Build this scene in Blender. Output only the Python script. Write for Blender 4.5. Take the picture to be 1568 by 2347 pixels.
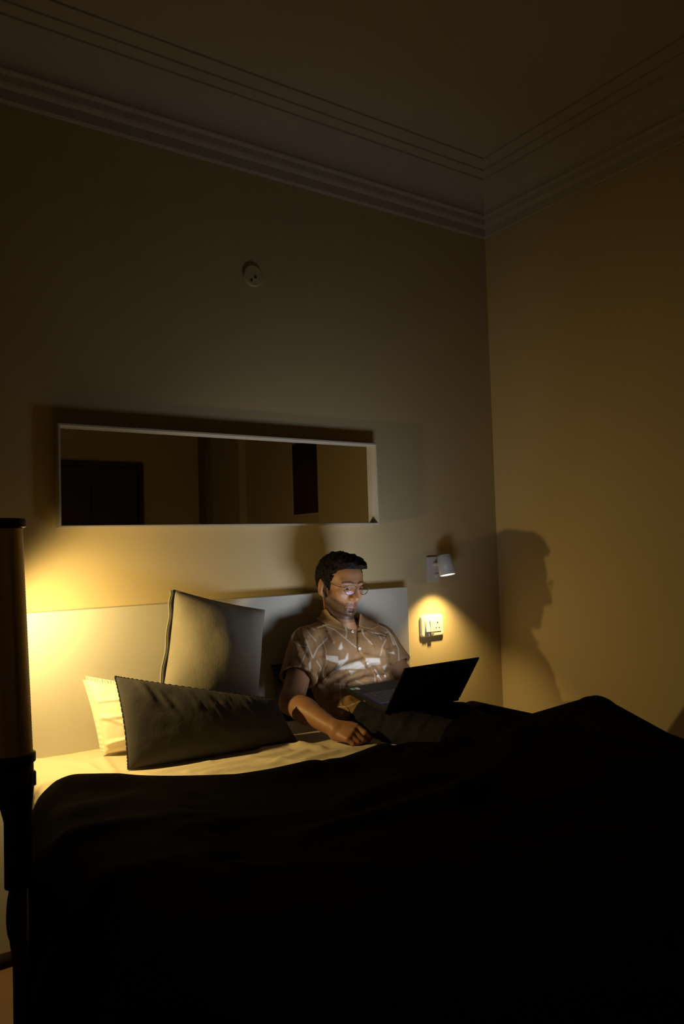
import bpy, bmesh, math, random
import numpy as np
from mathutils import Vector, Matrix

random.seed(7)
for _o in list(bpy.data.objects):
    bpy.data.objects.remove(_o)
SC = bpy.context.scene
COL = SC.collection

# ------------------------------------------------------------------ camera
IW, IH = 1568, 2347
FPX, YAW, PIT, ROL = 1740.2, 0.60118, 0.04572, -0.03018
CAM = np.array([-2.62, -2.54, 1.22])
Fv = np.array([math.sin(YAW)*math.cos(PIT), math.cos(YAW)*math.cos(PIT), math.sin(PIT)])
Rv = np.array([math.cos(YAW), -math.sin(YAW), 0.0])
Uv = np.cross(Rv, Fv)
R2 = Rv*math.cos(ROL) + Uv*math.sin(ROL)
U2 = -Rv*math.sin(ROL) + Uv*math.cos(ROL)
cd = bpy.data.cameras.new('camera')
cam = bpy.data.objects.new('camera', cd)
COL.objects.link(cam)
cd.sensor_fit = 'HORIZONTAL'
cd.sensor_width = 24.0
cd.lens = 24.0*FPX/IW
cd.clip_start = 0.05
cam.matrix_world = Matrix((
    (R2[0], U2[0], -Fv[0], CAM[0]),
    (R2[1], U2[1], -Fv[1], CAM[1]),
    (R2[2], U2[2], -Fv[2], CAM[2]),
    (0, 0, 0, 1)))
SC.camera = cam

# ------------------------------------------------------------------ world, view, light settings
w = bpy.data.worlds.new('night')
SC.world = w
w.use_nodes = True
w.node_tree.nodes['Background'].inputs[0].default_value = (0.0, 0.0, 0.0, 1)
w.node_tree.nodes['Background'].inputs[1].default_value = 0.0
SC.view_settings.view_transform = 'Standard'
SC.view_settings.look = 'None'
SC.view_settings.gamma = 1.0
SC.view_settings.exposure = 0.0
SC.view_settings.use_curve_mapping = False
SC.cycles.max_bounces = 8
SC.cycles.diffuse_bounces = 5
SC.cycles.glossy_bounces = 4
SC.cycles.transparent_max_bounces = 8
SC.cycles.use_denoising = True
SC.cycles.sample_clamp_indirect = 2.0
WARM = (1.0, 0.685, 0.235)
LAMP_L_W = 27.0        # left reading lamp bulb
LAMP_R_W = 18.0        # right reading lamp bulb
SCREEN = 1.6
SCREEN_W = 1.1       # light thrown forward by the display
SCREEN_COL = (0.86, 0.92, 1.0)

MT = 0.60             # mattress top height

# ------------------------------------------------------------------ helpers
def at(px, py, x=None, y=None, z=None):
    r = Fv + R2*(px-IW/2)/FPX - U2*(py-IH/2)/FPX
    if x is not None: t = (x-CAM[0])/r[0]
    elif y is not None: t = (y-CAM[1])/r[1]
    else: t = (z-CAM[2])/r[2]
    return CAM + t*r

def tag(o, label=None, cat=None, group=None, kind=None):
    if label: o['label'] = label
    if cat: o['category'] = cat
    if group: o['group'] = group
    if kind: o['kind'] = kind
    return o

def thing(name, label, cat, loc=(0, 0, 0), rot=(0, 0, 0), group=None):
    o = bpy.data.objects.new(name, None)
    o.empty_display_size = 0.05
    COL.objects.link(o)
    o.location = loc
    o.rotation_euler = rot
    bpy.context.view_layer.update()
    return tag(o, label, cat, group)

def link(name, me, m, parent=None, world=False, smooth=False):
    """world=True: vertices are given in world coordinates, parent keeps its own place."""
    o = bpy.data.objects.new(name, me)
    COL.objects.link(o)
    if m is not None and not me.materials:
        me.materials.append(m)
    if parent is not None:
        o.parent = parent
        if world:
            o.matrix_parent_inverse = world_matrix(parent).inverted()
    if smooth:
        me.polygons.foreach_set('use_smooth', [True]*len(me.polygons))
    return o

def world_matrix(o):
    mw = o.matrix_basis.copy()
    if o.parent is not None:
        mw = world_matrix(o.parent) @ o.matrix_parent_inverse @ mw
    return mw

def from_bm(name, bm, m, parent=None, world=False, smooth=False):
    me = bpy.data.meshes.new(name)
    bm.normal_update()
    bm.to_mesh(me)
    bm.free()
    return link(name, me, m, parent, world, smooth)

def from_data(name, v, f, m, parent=None, world=False, smooth=True):
    me = bpy.data.meshes.new(name)
    me.from_pydata([tuple(map(float, p)) for p in v], [], [tuple(map(int, q)) for q in f])
    me.validate()
    me.update()
    return link(name, me, m, parent, world, smooth)

def bx(bm, x0, x1, y0, y1, z0, z1, bev=0.0, seg=2):
    r = bmesh.ops.create_cube(bm, size=1.0)
    for v in r['verts']:
        v.co = Vector(((x0+x1)/2+v.co.x*(x1-x0), (y0+y1)/2+v.co.y*(y1-y0), (z0+z1)/2+v.co.z*(z1-z0)))
    if bev > 0:
        es = list({e for v in r['verts'] for e in v.link_edges})
        bmesh.ops.bevel(bm, geom=es, offset=bev, segments=seg, profile=0.5, affect='EDGES')
    return bm

def tube(bm, pts, rads, n=12, closed=False, caps=True):
    pts = [Vector(p) for p in pts]
    if not hasattr(rads, '__len__'):
        rads = [rads]*len(pts)
    rings = []
    N = len(pts)
    prev = None
    for i, p in enumerate(pts):
        if closed:
            t = pts[(i+1) % N]-pts[i-1]
        else:
            t = pts[min(i+1, N-1)]-pts[max(i-1, 0)]
        t.normalize()
        if prev is None:
            a = t.orthogonal().normalized()
        else:
            a = prev - t*prev.dot(t)
            a.normalize()
        prev = a
        b = t.cross(a)
        rings.append([bm.verts.new(p+(a*math.cos(2*math.pi*k/n)+b*math.sin(2*math.pi*k/n))*rads[i]) for k in range(n)])
    M = N if closed else N-1
    for i in range(M):
        A, B = rings[i], rings[(i+1) % N]
        for k in range(n):
            bm.faces.new((A[k], A[(k+1) % n], B[(k+1) % n], B[k]))
    if caps and not closed:
        bm.faces.new(list(reversed(rings[0])))
        bm.faces.new(rings[-1])
    return bm

def lathe(bm, prof, n=40, axis_pt=(0, 0, 0)):
    ax = Vector(axis_pt)
    rings = []
    for r, z in prof:
        if r < 1e-6:
            rings.append([bm.verts.new(ax+Vector((0, 0, z)))])
        else:
            rings.append([bm.verts.new(ax+Vector((r*math.cos(2*math.pi*k/n), r*math.sin(2*math.pi*k/n), z))) for k in range(n)])
    for A, B in zip(rings, rings[1:]):
        for k in range(n):
            k2 = (k+1) % n
            if len(A) == 1 and len(B) == 1: continue
            if len(A) == 1: bm.faces.new((A[0], B[k2], B[k]))
            elif len(B) == 1: bm.faces.new((A[k], A[k2], B[0]))
            else: bm.faces.new((A[k], A[k2], B[k2], B[k]))
    return bm

# ------------------------------------------------------------------ materials
def mat(name, col, rough=0.6, bump=None, spec=0.5, metal=0.0, sheen=0.0, vary=0.0, vscale=6.0, emit=None, coat=0.0):
    m = bpy.data.materials.new(name)
    m.use_nodes = True
    nt = m.node_tree
    b = nt.nodes['Principled BSDF']
    b.inputs['Base Color'].default_value = (*col, 1)
    b.inputs['Roughness'].default_value = rough
    b.inputs['Specular IOR Level'].default_value = spec
    b.inputs['Metallic'].default_value = metal
    b.inputs['Sheen Weight'].default_value = sheen
    b.inputs['Coat Weight'].default_value = coat
    tc = nt.nodes.new('ShaderNodeTexCoord')
    if vary > 0:
        n = nt.nodes.new('ShaderNodeTexNoise')
        n.inputs['Scale'].default_value = vscale
        n.inputs['Detail'].default_value = 4
        nt.links.new(tc.outputs['Object'], n.inputs['Vector'])
        mx = nt.nodes.new('ShaderNodeMix')
        mx.data_type = 'RGBA'
        mx.inputs[6].default_value = (*[c*(1-vary) for c in col], 1)
        mx.inputs[7].default_value = (*[min(1, c*(1+vary)) for c in col], 1)
        nt.links.new(n.outputs['Fac'], mx.inputs[0])
        nt.links.new(mx.outputs[2], b.inputs['Base Color'])
    if bump:
        last = None
        for (kind, sc, st, dist) in bump:
            if kind == 'noise':
                n = nt.nodes.new('ShaderNodeTexNoise')
                n.inputs['Scale'].default_value = sc
                n.inputs['Detail'].default_value = 5
                out = n.outputs['Fac']
            elif kind == 'weave':
                n = nt.nodes.new('ShaderNodeTexWave')
                n.inputs['Scale'].default_value = sc
                n.inputs['Distortion'].default_value = 1.5
                out = n.outputs['Fac']
            else:
                n = nt.nodes.new('ShaderNodeTexVoronoi')
                n.inputs['Scale'].default_value = sc
                out = n.outputs['Distance']
            nt.links.new(tc.outputs['Object'], n.inputs['Vector'])
            bp = nt.nodes.new('ShaderNodeBump')
            bp.inputs['Strength'].default_value = st
            bp.inputs['Distance'].default_value = dist
            nt.links.new(out, bp.inputs['Height'])
            if last is not None:
                nt.links.new(last.outputs['Normal'], bp.inputs['Normal'])
            last = bp
        nt.links.new(last.outputs['Normal'], b.inputs['Normal'])
    if emit:
        b.inputs['Emission Color'].default_value = (*emit[0], 1)
        b.inputs['Emission Strength'].default_value = emit[1]
    return m

M = {}
M['wall'] = mat('cream_wall_paint', (0.52, 0.43, 0.26), 0.75, [('noise', 150, 0.22, 0.0016), ('noise', 9, 0.05, 0.01)], spec=0.25, vary=0.05, vscale=2.2)
M['ceil'] = mat('off_white_ceiling_paint', (0.40, 0.36, 0.30), 0.85, [('noise', 60, 0.2, 0.002)], spec=0.2, vary=0.04, vscale=1.5)
M['corn'] = mat('cornice_plaster', (0.40, 0.36, 0.31), 0.8, [('noise', 60, 0.15, 0.002)], spec=0.2, vary=0.04, vscale=3)
M['floor'] = mat('wood_floor', (0.20, 0.12, 0.07), 0.45, [('weave', 6, 0.2, 0.002)], vary=0.25, vscale=5)
M['hb'] = mat('matt_white_headboard_lacquer', (0.50, 0.48, 0.43), 0.5, [('noise', 25, 0.05, 0.001)], spec=0.35, vary=0.02)
M['white'] = mat('white_painted_frame', (0.50, 0.48, 0.45), 0.42, [('noise', 40, 0.05, 0.001)], vary=0.02)
M['plastic'] = mat('white_plastic', (0.78, 0.74, 0.66), 0.33, [('noise', 50, 0.02, 0.0005)], vary=0.01)
M['lampmetal'] = mat('white_powder_coat', (0.52, 0.52, 0.52), 0.4, [('noise', 120, 0.05, 0.0005)], vary=0.01)
M['hole'] = mat('black_recess', (0.006, 0.006, 0.006), 0.7, [('noise', 60, 0.05, 0.0005)])
M['sheet'] = mat('cream_cotton_sheet', (0.62, 0.54, 0.38), 0.85, [('noise', 260, 0.25, 0.0015), ('noise', 14, 0.25, 0.012)], spec=0.2, vary=0.04)
M['whitepil'] = mat('white_cotton_pillowcase', (0.84, 0.77, 0.62), 0.85, [('noise', 260, 0.25, 0.0012), ('noise', 16, 0.35, 0.012)], spec=0.2, vary=0.03)
M['greycush'] = mat('grey_velvet_cushion', (0.26, 0.24, 0.195), 0.9, [('noise', 300, 0.35, 0.0015), ('noise', 12, 0.3, 0.012)], spec=0.15, vary=0.12, vscale=14)
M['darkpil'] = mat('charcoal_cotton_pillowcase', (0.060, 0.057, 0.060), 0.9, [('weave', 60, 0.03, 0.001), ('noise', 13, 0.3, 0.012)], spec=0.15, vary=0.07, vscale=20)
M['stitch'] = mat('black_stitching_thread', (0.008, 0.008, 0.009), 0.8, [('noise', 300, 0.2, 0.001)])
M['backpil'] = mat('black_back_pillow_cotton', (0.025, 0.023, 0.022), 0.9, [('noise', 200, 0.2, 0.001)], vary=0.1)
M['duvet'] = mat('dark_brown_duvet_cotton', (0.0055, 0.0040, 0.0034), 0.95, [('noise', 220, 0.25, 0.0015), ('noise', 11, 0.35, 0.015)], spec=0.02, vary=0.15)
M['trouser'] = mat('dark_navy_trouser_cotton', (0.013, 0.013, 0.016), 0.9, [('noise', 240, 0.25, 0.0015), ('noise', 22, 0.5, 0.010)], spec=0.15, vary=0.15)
M['mattress'] = mat('mattress_ticking', (0.55, 0.5, 0.4), 0.9, [('noise', 100, 0.1, 0.001)])
M['rail'] = mat('cream_bed_rail_paint', (0.55, 0.47, 0.32), 0.5, [('noise', 30, 0.05, 0.001)])
M['nswood'] = mat('dark_wood_bedside', (0.07, 0.040, 0.022), 0.5, [('weave', 9, 0.15, 0.001)], vary=0.2)
M['blackmetal'] = mat('black_satin_metal', (0.014, 0.012, 0.011), 0.38, [('noise', 80, 0.05, 0.0005)])
M['ribbed'] = mat('ribbed_satin_metal_tube', (0.80, 0.68, 0.48), 0.34, [('noise', 80, 0.05, 0.0005)], metal=0.85)
M['steel'] = mat('brushed_steel_clip', (0.4, 0.38, 0.34), 0.35, [('noise', 80, 0.05, 0.0005)], metal=0.9)
M['door'] = mat('dark_brown_door_wood', (0.030, 0.013, 0.009), 0.5, [('weave', 5, 0.15, 0.002)], vary=0.25, vscale=4)
M['mirror'] = mat('silvered_mirror_glass', (0.93, 0.92, 0.90), 0.012, None, metal=1.0)
M['lapblack'] = mat('matt_black_laptop_shell', (0.009, 0.0085, 0.0085), 0.6, [('noise', 300, 0.05, 0.0003)], spec=0.2)
M['keys'] = mat('black_laptop_keys', (0.010, 0.010, 0.011), 0.5, [('noise', 300, 0.05, 0.0003)])
M['keyglow'] = mat('violet_key_backlight', (0.02, 0.01, 0.04), 0.5, None, emit=((0.28, 0.12, 1.0), 0.07))
M['screen'] = mat('lit_laptop_display', (0.01, 0.01, 0.01), 0.3, None, emit=(SCREEN_COL, SCREEN))
M['sticker1'] = mat('green_sticker', (0.10, 0.30, 0.06), 0.4, [('noise', 60, 0.05, 0.0003)])
M['sticker2'] = mat('silver_sticker', (0.35, 0.35, 0.36), 0.4, [('noise', 60, 0.05, 0.0003)])
M['glassframe'] = mat('dark_wire_glasses_metal', (0.055, 0.035, 0.030), 0.3, [('noise', 60, 0.02, 0.0002)], metal=0.7)
M['button'] = mat('pearl_shirt_button', (0.62, 0.58, 0.52), 0.25, [('noise', 60, 0.02, 0.0002)])
M['eye'] = mat('eye_white', (0.30, 0.26, 0.23), 0.2, [('noise', 60, 0.02, 0.0002)])
M['iris'] = mat('dark_brown_iris', (0.012, 0.007, 0.005), 0.1, [('noise', 60, 0.02, 0.0002)])
M['hair'] = mat('black_hair', (0.0045, 0.0035, 0.003), 0.62, [('noise', 140, 0.7, 0.004)], spec=0.14)
M['bulb'] = mat('glowing_bulb_lens', (0.8, 0.8, 0.7), 0.4, None, emit=((1.0, 0.86, 0.62), 3.0))

def art_material():
    m = mat('dark_red_artwork', (0.06, 0.015, 0.012), 0.6, [('noise', 40, 0.1, 0.001)])
    nt = m.node_tree; b = nt.nodes['Principled BSDF']
    tc = nt.nodes.new('ShaderNodeTexCoord')
    sep = nt.nodes.new('ShaderNodeSeparateXYZ')
    nt.links.new(tc.outputs['Generated'], sep.inputs[0])
    n = nt.nodes.new('ShaderNodeTexNoise'); n.inputs['Scale'].default_value = 9
    mp = nt.nodes.new('ShaderNodeMapping'); mp.inputs['Scale'].default_value = (1, 2.5, 0.5)
    nt.links.new(tc.outputs['Generated'], mp.inputs[0]); nt.links.new(mp.outputs[0], n.inputs['Vector'])
    a = nt.nodes.new('ShaderNodeMath'); a.operation = 'MULTIPLY_ADD'
    a.inputs[1].default_value = 0.9; nt.links.new(n.outputs['Fac'], a.inputs[0]); nt.links.new(sep.outputs['Z'], a.inputs[2])
    r = nt.nodes.new('ShaderNodeValToRGB')
    r.color_ramp.elements[0].position = 0.95; r.color_ramp.elements[0].color = (0.06, 0.018, 0.012, 1)
    r.color_ramp.elements[1].position = 1.15; r.color_ramp.elements[1].color = (0.012, 0.010, 0.014, 1)
    dv = nt.nodes.new('ShaderNodeMath'); dv.operation = 'MULTIPLY'; dv.inputs[1].default_value = 0.8
    r.color_ramp.elements[0].position = 0.80; r.color_ramp.elements[1].position = 0.95
    nt.links.new(a.outputs[0], dv.inputs[0]); nt.links.new(dv.outputs[0], r.inputs[0])
    nt.links.new(r.outputs[0], b.inputs['Base Color'])
    return m
M['art'] = art_material()

def lens_material():
    m = bpy.data.materials.new('coated_spectacle_lens'); m.use_nodes = True
    nt = m.node_tree; nt.nodes.clear()
    out = nt.nodes.new('ShaderNodeOutputMaterial')
    tr = nt.nodes.new('ShaderNodeBsdfTransparent'); tr.inputs[0].default_value = (0.93, 0.93, 0.95, 1)
    gl = nt.nodes.new('ShaderNodeBsdfGlossy'); gl.inputs[0].default_value = (0.45, 0.38, 1.0, 1); gl.inputs['Roughness'].default_value = 0.03
    mx = nt.nodes.new('ShaderNodeMixShader'); mx.inputs[0].default_value = 0.022
    nt.links.new(tr.outputs[0], mx.inputs[1]); nt.links.new(gl.outputs[0], mx.inputs[2]); nt.links.new(mx.outputs[0], out.inputs[0])
    return m
M['lens'] = lens_material()

def shirt_material():
    m = bpy.data.materials.new('tan_shirt_with_pale_leaf_sketch_print'); m.use_nodes = True
    nt = m.node_tree; N = nt.nodes; L = nt.links
    b = N['Principled BSDF']
    b.inputs['Roughness'].default_value = 0.72; b.inputs['Specular IOR Level'].default_value = 0.25
    tc = N.new('ShaderNodeTexCoord')
    v2 = N.new('ShaderNodeTexVoronoi'); v2.inputs['Scale'].default_value = 13
    L.new(tc.outputs['Object'], v2.inputs['Vector'])
    sp = N.new('ShaderNodeSeparateColor'); L.new(v2.outputs['Color'], sp.inputs[0])
    cell = N.new('ShaderNodeMapRange'); cell.inputs['From Min'].default_value = 0.70; cell.inputs['From Max'].default_value = 0.72
    L.new(sp.outputs[1], cell.inputs['Value'])
    c0 = N.new('ShaderNodeMix'); c0.data_type = 'RGBA'
    c0.inputs[6].default_value = (0.245, 0.142, 0.068, 1); c0.inputs[7].default_value = (0.30, 0.18, 0.082, 1)
    L.new(cell.outputs[0], c0.inputs[0])
    ap = N.new('ShaderNodeAttribute'); ap.attribute_name = 'print'
    c1 = N.new('ShaderNodeMix'); c1.data_type = 'RGBA'; c1.inputs[7].default_value = (0.60, 0.56, 0.50, 1)
    L.new(ap.outputs['Fac'], c1.inputs[0]); L.new(c0.outputs[2], c1.inputs[6])
    L.new(c1.outputs[2], b.inputs['Base Color'])
    n1 = N.new('ShaderNodeTexNoise'); n1.inputs['Scale'].default_value = 24; n1.inputs['Detail'].default_value = 3
    L.new(tc.outputs['Object'], n1.inputs['Vector'])
    bp = N.new('ShaderNodeBump'); bp.inputs['Strength'].default_value = 0.35; bp.inputs['Distance'].default_value = 0.008
    L.new(n1.outputs['Fac'], bp.inputs['Height']); L.new(bp.outputs[0], b.inputs['Normal'])
    return m
M['shirt'] = shirt_material()

def skin_material():
    m = bpy.data.materials.new('brown_skin_with_stubble_and_lip_shade'); m.use_nodes = True
    nt = m.node_tree; N = nt.nodes; L = nt.links
    b = N['Principled BSDF']
    b.inputs['Roughness'].default_value = 0.48; b.inputs['Specular IOR Level'].default_value = 0.4
    b.inputs['Subsurface Weight'].default_value = 0.0
    at_ = N.new('ShaderNodeAttribute'); at_.attribute_name = 'hair_and_shade'
    nz = N.new('ShaderNodeTexNoise'); nz.inputs['Scale'].default_value = 420; nz.inputs['Detail'].default_value = 3
    tc = N.new('ShaderNodeTexCoord'); L.new(tc.outputs['Object'], nz.inputs['Vector'])
    mr = N.new('ShaderNodeMapRange'); mr.inputs['From Min'].default_value = 0.35; mr.inputs['From Max'].default_value = 0.6
    mr.inputs['To Min'].default_value = 0.65; mr.inputs['To Max'].default_value = 1.0
    L.new(nz.outputs['Fac'], mr.inputs['Value'])
    ml = N.new('ShaderNodeMath'); ml.operation = 'MULTIPLY'
    L.new(at_.outputs['Fac'], ml.inputs[0]); L.new(mr.outputs[0], ml.inputs[1])
    lip = N.new('ShaderNodeAttribute'); lip.attribute_name = 'lip'
    cl = N.new('ShaderNodeMix'); cl.data_type = 'RGBA'
    cl.inputs[6].default_value = (0.30, 0.150, 0.078, 1); cl.inputs[7].default_value = (0.185, 0.078, 0.055, 1)
    L.new(lip.outputs['Fac'], cl.inputs[0])
    c = N.new('ShaderNodeMix'); c.data_type = 'RGBA'; c.inputs[7].default_value = (0.016, 0.010, 0.008, 1)
    L.new(ml.outputs[0], c.inputs[0]); L.new(cl.outputs[2], c.inputs[6])
    L.new(c.outputs[2], b.inputs['Base Color'])
    bp = N.new('ShaderNodeBump'); bp.inputs['Strength'].default_value = 0.2; bp.inputs['Distance'].default_value = 0.001
    L.new(nz.outputs['Fac'], bp.inputs['Height']); L.new(bp.outputs[0], b.inputs['Normal'])
    return m
M['skin'] = skin_material()

# ------------------------------------------------------------------ room shell
XL, YB, ZC = -3.9, -3.32, CAM[2]+1.60   # left wall, far wall behind the camera, ceiling height
def struct(name, bm, m, **k):
    o = from_bm(name, bm, m, **k)
    if 'parent' not in k: o['kind'] = 'structure'
    return o
struct('floor', bx(bmesh.new(), XL-.1, .1, YB-.1, .1, -.1, 0), M['floor'])
struct('wall_back', bx(bmesh.new(), XL-.1, .1, 0, .1, 0, ZC+.1), M['wall'])
struct('wall_left', bx(bmesh.new(), XL-.1, XL, YB, 0, 0, ZC+.1), M['wall'])
struct('wall_front', bx(bmesh.new(), XL-.1, .1, YB-.1, YB, 0, ZC+.1), M['wall'])
bm = bmesh.new()
bx(bm, 0, .1, -1.57, 0, 0, ZC+.1); bx(bm, .06, .16, -2.68, -1.57, 0, ZC+.1); bx(bm, 0, .1, YB, -2.68, 0, ZC+.1)
struct('wall_right', bm, M['wall'])
bm = bmesh.new(); bx(bm, -.05, 0.0, YB+.001, -3.17, 0, ZC-.2); struct('trim_2', bm, mat('brown_corner_boxing', (.24, .17, .09), .7, [('noise', 40, .1, .001)]))
# ceiling with three shallow grooves running round the room
zc0 = CAM[2]+1.448
G = [0.212, 0.272, 0.345]
def loop_prism(prof, m, name):
    """profile [(inset d, z)] swept as a mitred ring round the room"""
    bm = bmesh.new()
    rings = []
    for d, z in prof:
        rings.append([bm.verts.new(c) for c in ((-d, -d, z), (XL+d, -d, z), (XL+d, YB+d, z), (-d, YB+d, z))])
    for A, B in zip(rings, rings[1:]):
        for k in range(4):
            bm.faces.new((A[k], A[(k+1) % 4], B[(k+1) % 4], B[k]))
    return struct(name, bm, m)
gw, gd = 0.007, 0.006
cp = [(0.21, ZC)]
cove = [(0.0, zc0), (0.012, zc0-0.002), (0.018, zc0+0.004), (0.024, zc0+0.036), (0.034, zc0+0.043),
        (0.040, zc0+0.050), (0.046, zc0+0.070), (0.056, zc0+0.076), (0.060, zc0+0.080)]
for i in range(1, 13):
    a = math.pi/2*i/12
    cove.append((0.060+(G[0]-0.012-0.060)*(1-math.cos(a)), zc0+0.080+(ZC-zc0-0.080)*math.sin(a)))
loop_prism(cove, M['corn'], 'trim_1')
pr = [(G[0]-0.012, ZC)]
for g in G:
    pr += [(g-gw, ZC), (g-gw*.7, ZC+gd), (g+gw*.7, ZC+gd), (g+gw, ZC)]
pr.append((1.2, ZC))
o = loop_prism(pr, M['ceil'], 'ceiling')
o.data.transform(Matrix.Identity(4))
# ceiling slab joined into the ceiling mesh
o2m = bmesh.new(); o2m.from_mesh(o.data)
o2m.faces.new([o2m.verts.new(c_) for c_ in ((-1.2, -1.2, ZC), (XL+1.2, -1.2, ZC), (XL+1.2, YB+1.2, ZC), (-1.2, YB+1.2, ZC))])
bx(o2m, XL-.1, .1, YB-.1, .1, ZC+.02, ZC+.12); o2m.to_mesh(o.data); o2m.free()
# skirting
bm = bmesh.new(); bx(bm, XL, 0, -.015, 0, 0, .1, .003); struct('baseboard_back', bm, M['white'])
bm = bmesh.new(); bx(bm, -.015, 0, -1.57, -.015, 0, .1, .003); struct('baseboard_right', bm, M['white'])
# door on the far wall, seen in the mirror
bm = bmesh.new()
bx(bm, -1.36, -.58, YB, YB+.045, 0, 1.885, .004)
for z0, z1 in ((.25, .95), (1.1, 1.75)):
    for x0, x1 in ((-1.28, -1.0), (-.94, -.66)):
        bx(bm, x0, x1, YB+.04, YB+.055, z0, z1, .006)
d = struct('door_1', bm, M['door'])
fr = bmesh.new()
bx(fr, -.58, -.537, YB, YB+.06, 0, 1.925, .004); bx(fr, -1.403, -1.36, YB, YB+.06, 0, 1.925, .004); bx(fr, -1.36, -.58, YB, YB+.06, 1.885, 1.925, .004)
from_bm('door_frame', fr, M['door'], d)
hd = bmesh.new(); tube(hd, [(-1.30, YB+.055, 1.0), (-1.30, YB+.10, 1.0), (-1.20, YB+.10, 1.0)], .009); from_bm('door_handle', hd, M['steel'], d)
# picture on the right wall, seen in the mirror
t = thing('wall_picture', 'tall dark red artwork hanging on the right-hand wall, seen in the mirror', 'picture', (.06, -1.78, 1.43))
bm = bmesh.new()
bx(bm, -.018, 0, -.20, -.182, 0, .52, .002); bx(bm, -.018, 0, .182, .20, 0, .52, .002)
bx(bm, -.018, 0, -.182, .182, 0, .018, .002); bx(bm, -.018, 0, -.182, .182, .502, .52, .002)
from_bm('frame', bm, M['wall'], t)
bm = bmesh.new(); bx(bm, -.010, -.001, -.182, .182, .018, .502); from_bm('artwork', bm, M['art'], t)

# ------------------------------------------------------------------ headboard and bed
bed = thing('bed', 'double bed with flat matt white headboard fixed against the back wall', 'bed', (-1.36, -1.1, 0))
HBT = .058
HB1 = at(934, 1345, y=-HBT)
HZ = (at(934, 1345, y=-HBT)[2]+at(250, 1393, y=-HBT)[2])/2
bm = bmesh.new(); bx(bm, -2.32, HB1[0], -HBT, -.002, .05, HZ, .002)
from_bm('headboard', bm, M['hb'], bed, True)
for x0, x1 in ((-2.15, -2.12), (-.60, -.57)):
    bm = bmesh.new(); bx(bm, x0, x1, -2.14, -HBT-.001, .285, .42, .004); from_bm('side_rail', bm, M['rail'], bed, True)
bm = bmesh.new(); bx(bm, -2.15, -.57, -2.17, -2.14, .20, .44, .004); from_bm('foot_rail', bm, M['rail'], bed, True)
for x in (-2.10, -.62):
    for y in (-2.10, -.12):
        bm = bmesh.new(); bx(bm, x-.03, x+.03, y-.03, y+.03, 0, .285, .004); from_bm('leg', bm, M['nswood'], bed, True)
bm = bmesh.new(); bx(bm, -2.11, -.61, -2.12, -HBT-.004, .285, .38); from_bm('base', bm, M['nswood'], bed, True)
bm = bmesh.new(); bx(bm, -2.10, -.64, -2.10, -.08, .385, MT-.025, .04, 4)
tag(from_bm('mattress', bm, M['mattress'], smooth=True), 'thick mattress on the bed base under the cream sheet', 'mattress')

def fbm(x, y, seeds, f0=3.0, oct=4):
    r = np.random.RandomState(seeds)
    o = np.zeros_like(x)
    for k in range(oct):
        for _ in range(3):
            a = r.rand()*math.pi*2; f = f0*(1.9**k)*(0.8+.5*r.rand()); ph = r.rand()*6.28
            o += np.sin((x*math.cos(a)+y*math.sin(a))*f*2*math.pi+ph+1.3*np.sin((y*math.cos(a)-x*math.sin(a))*f*2.3+ph*2))*(0.55**k)/3
    return o

def grid_mesh(name, P, m, parent=None, world=False, smooth=True):
    n, k = P.shape[:2]
    idx = np.arange(n*k).reshape(n, k)
    f = np.stack([idx[:-1, :-1], idx[1:, :-1], idx[1:, 1:], idx[:-1, 1:]], -1).reshape(-1, 4)
    return from_data(name, P.reshape(-1, 3), f, m, parent, world, smooth)

def ridge(X, Y, pts, wd, amp):
    """soft fold running along a polyline in plan"""
    h = np.zeros_like(X)
    for (x0, y0), (x1, y1) in zip(pts, pts[1:]):
        dx, dy = x1-x0, y1-y0; L2 = dx*dx+dy*dy
        tt = np.clip(((X-x0)*dx+(Y-y0)*dy)/L2, 0, 1)
        d2 = (X-x0-tt*dx)**2+(Y-y0-tt*dy)**2
        h = np.maximum(h, amp*np.exp(-d2/(wd*wd)))
    return h

def px_line(pl, z=MT):
    return [tuple(at(a, b, z=z)[:2]) for a, b in pl]

# fitted sheet: top plus sides
nx, ny = 260, 240
u = np.linspace(-0.22, 1.22, nx); v = np.linspace(-0.02, 1.1, ny)
UU, VV = np.meshgrid(u, v, indexing='ij')
x0, x1, y0, y1 = -2.115, -.625, -.062, -2.12
X = x0+(x1-x0)*UU; Y = y0+(y1-y0)*VV
def wrap(c, lo, hi, r=0.03):
    """distance past edge becomes a drop"""
    over = np.maximum(lo-c, 0)+np.maximum(c-hi, 0)
    cc = np.clip(c, lo, hi)
    s = np.where(c < lo, -1.0, np.where(c > hi, 1.0, 0.0))
    ang = np.clip(over/r, 0, math.pi/2)
    out = cc+s*r*np.sin(ang)
    drop = r*(1-np.cos(ang))+np.maximum(over-r*math.pi/2, 0)
    return out, drop
Xo, dx_ = wrap(X, x0, x1); Yo, dy_ = wrap(Y, y1, 10)
Z = MT - np.minimum(np.maximum(dx_, dy_), .215)
wr = 0.0022*fbm(X, Y, 3, 1.6, 4)
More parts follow.
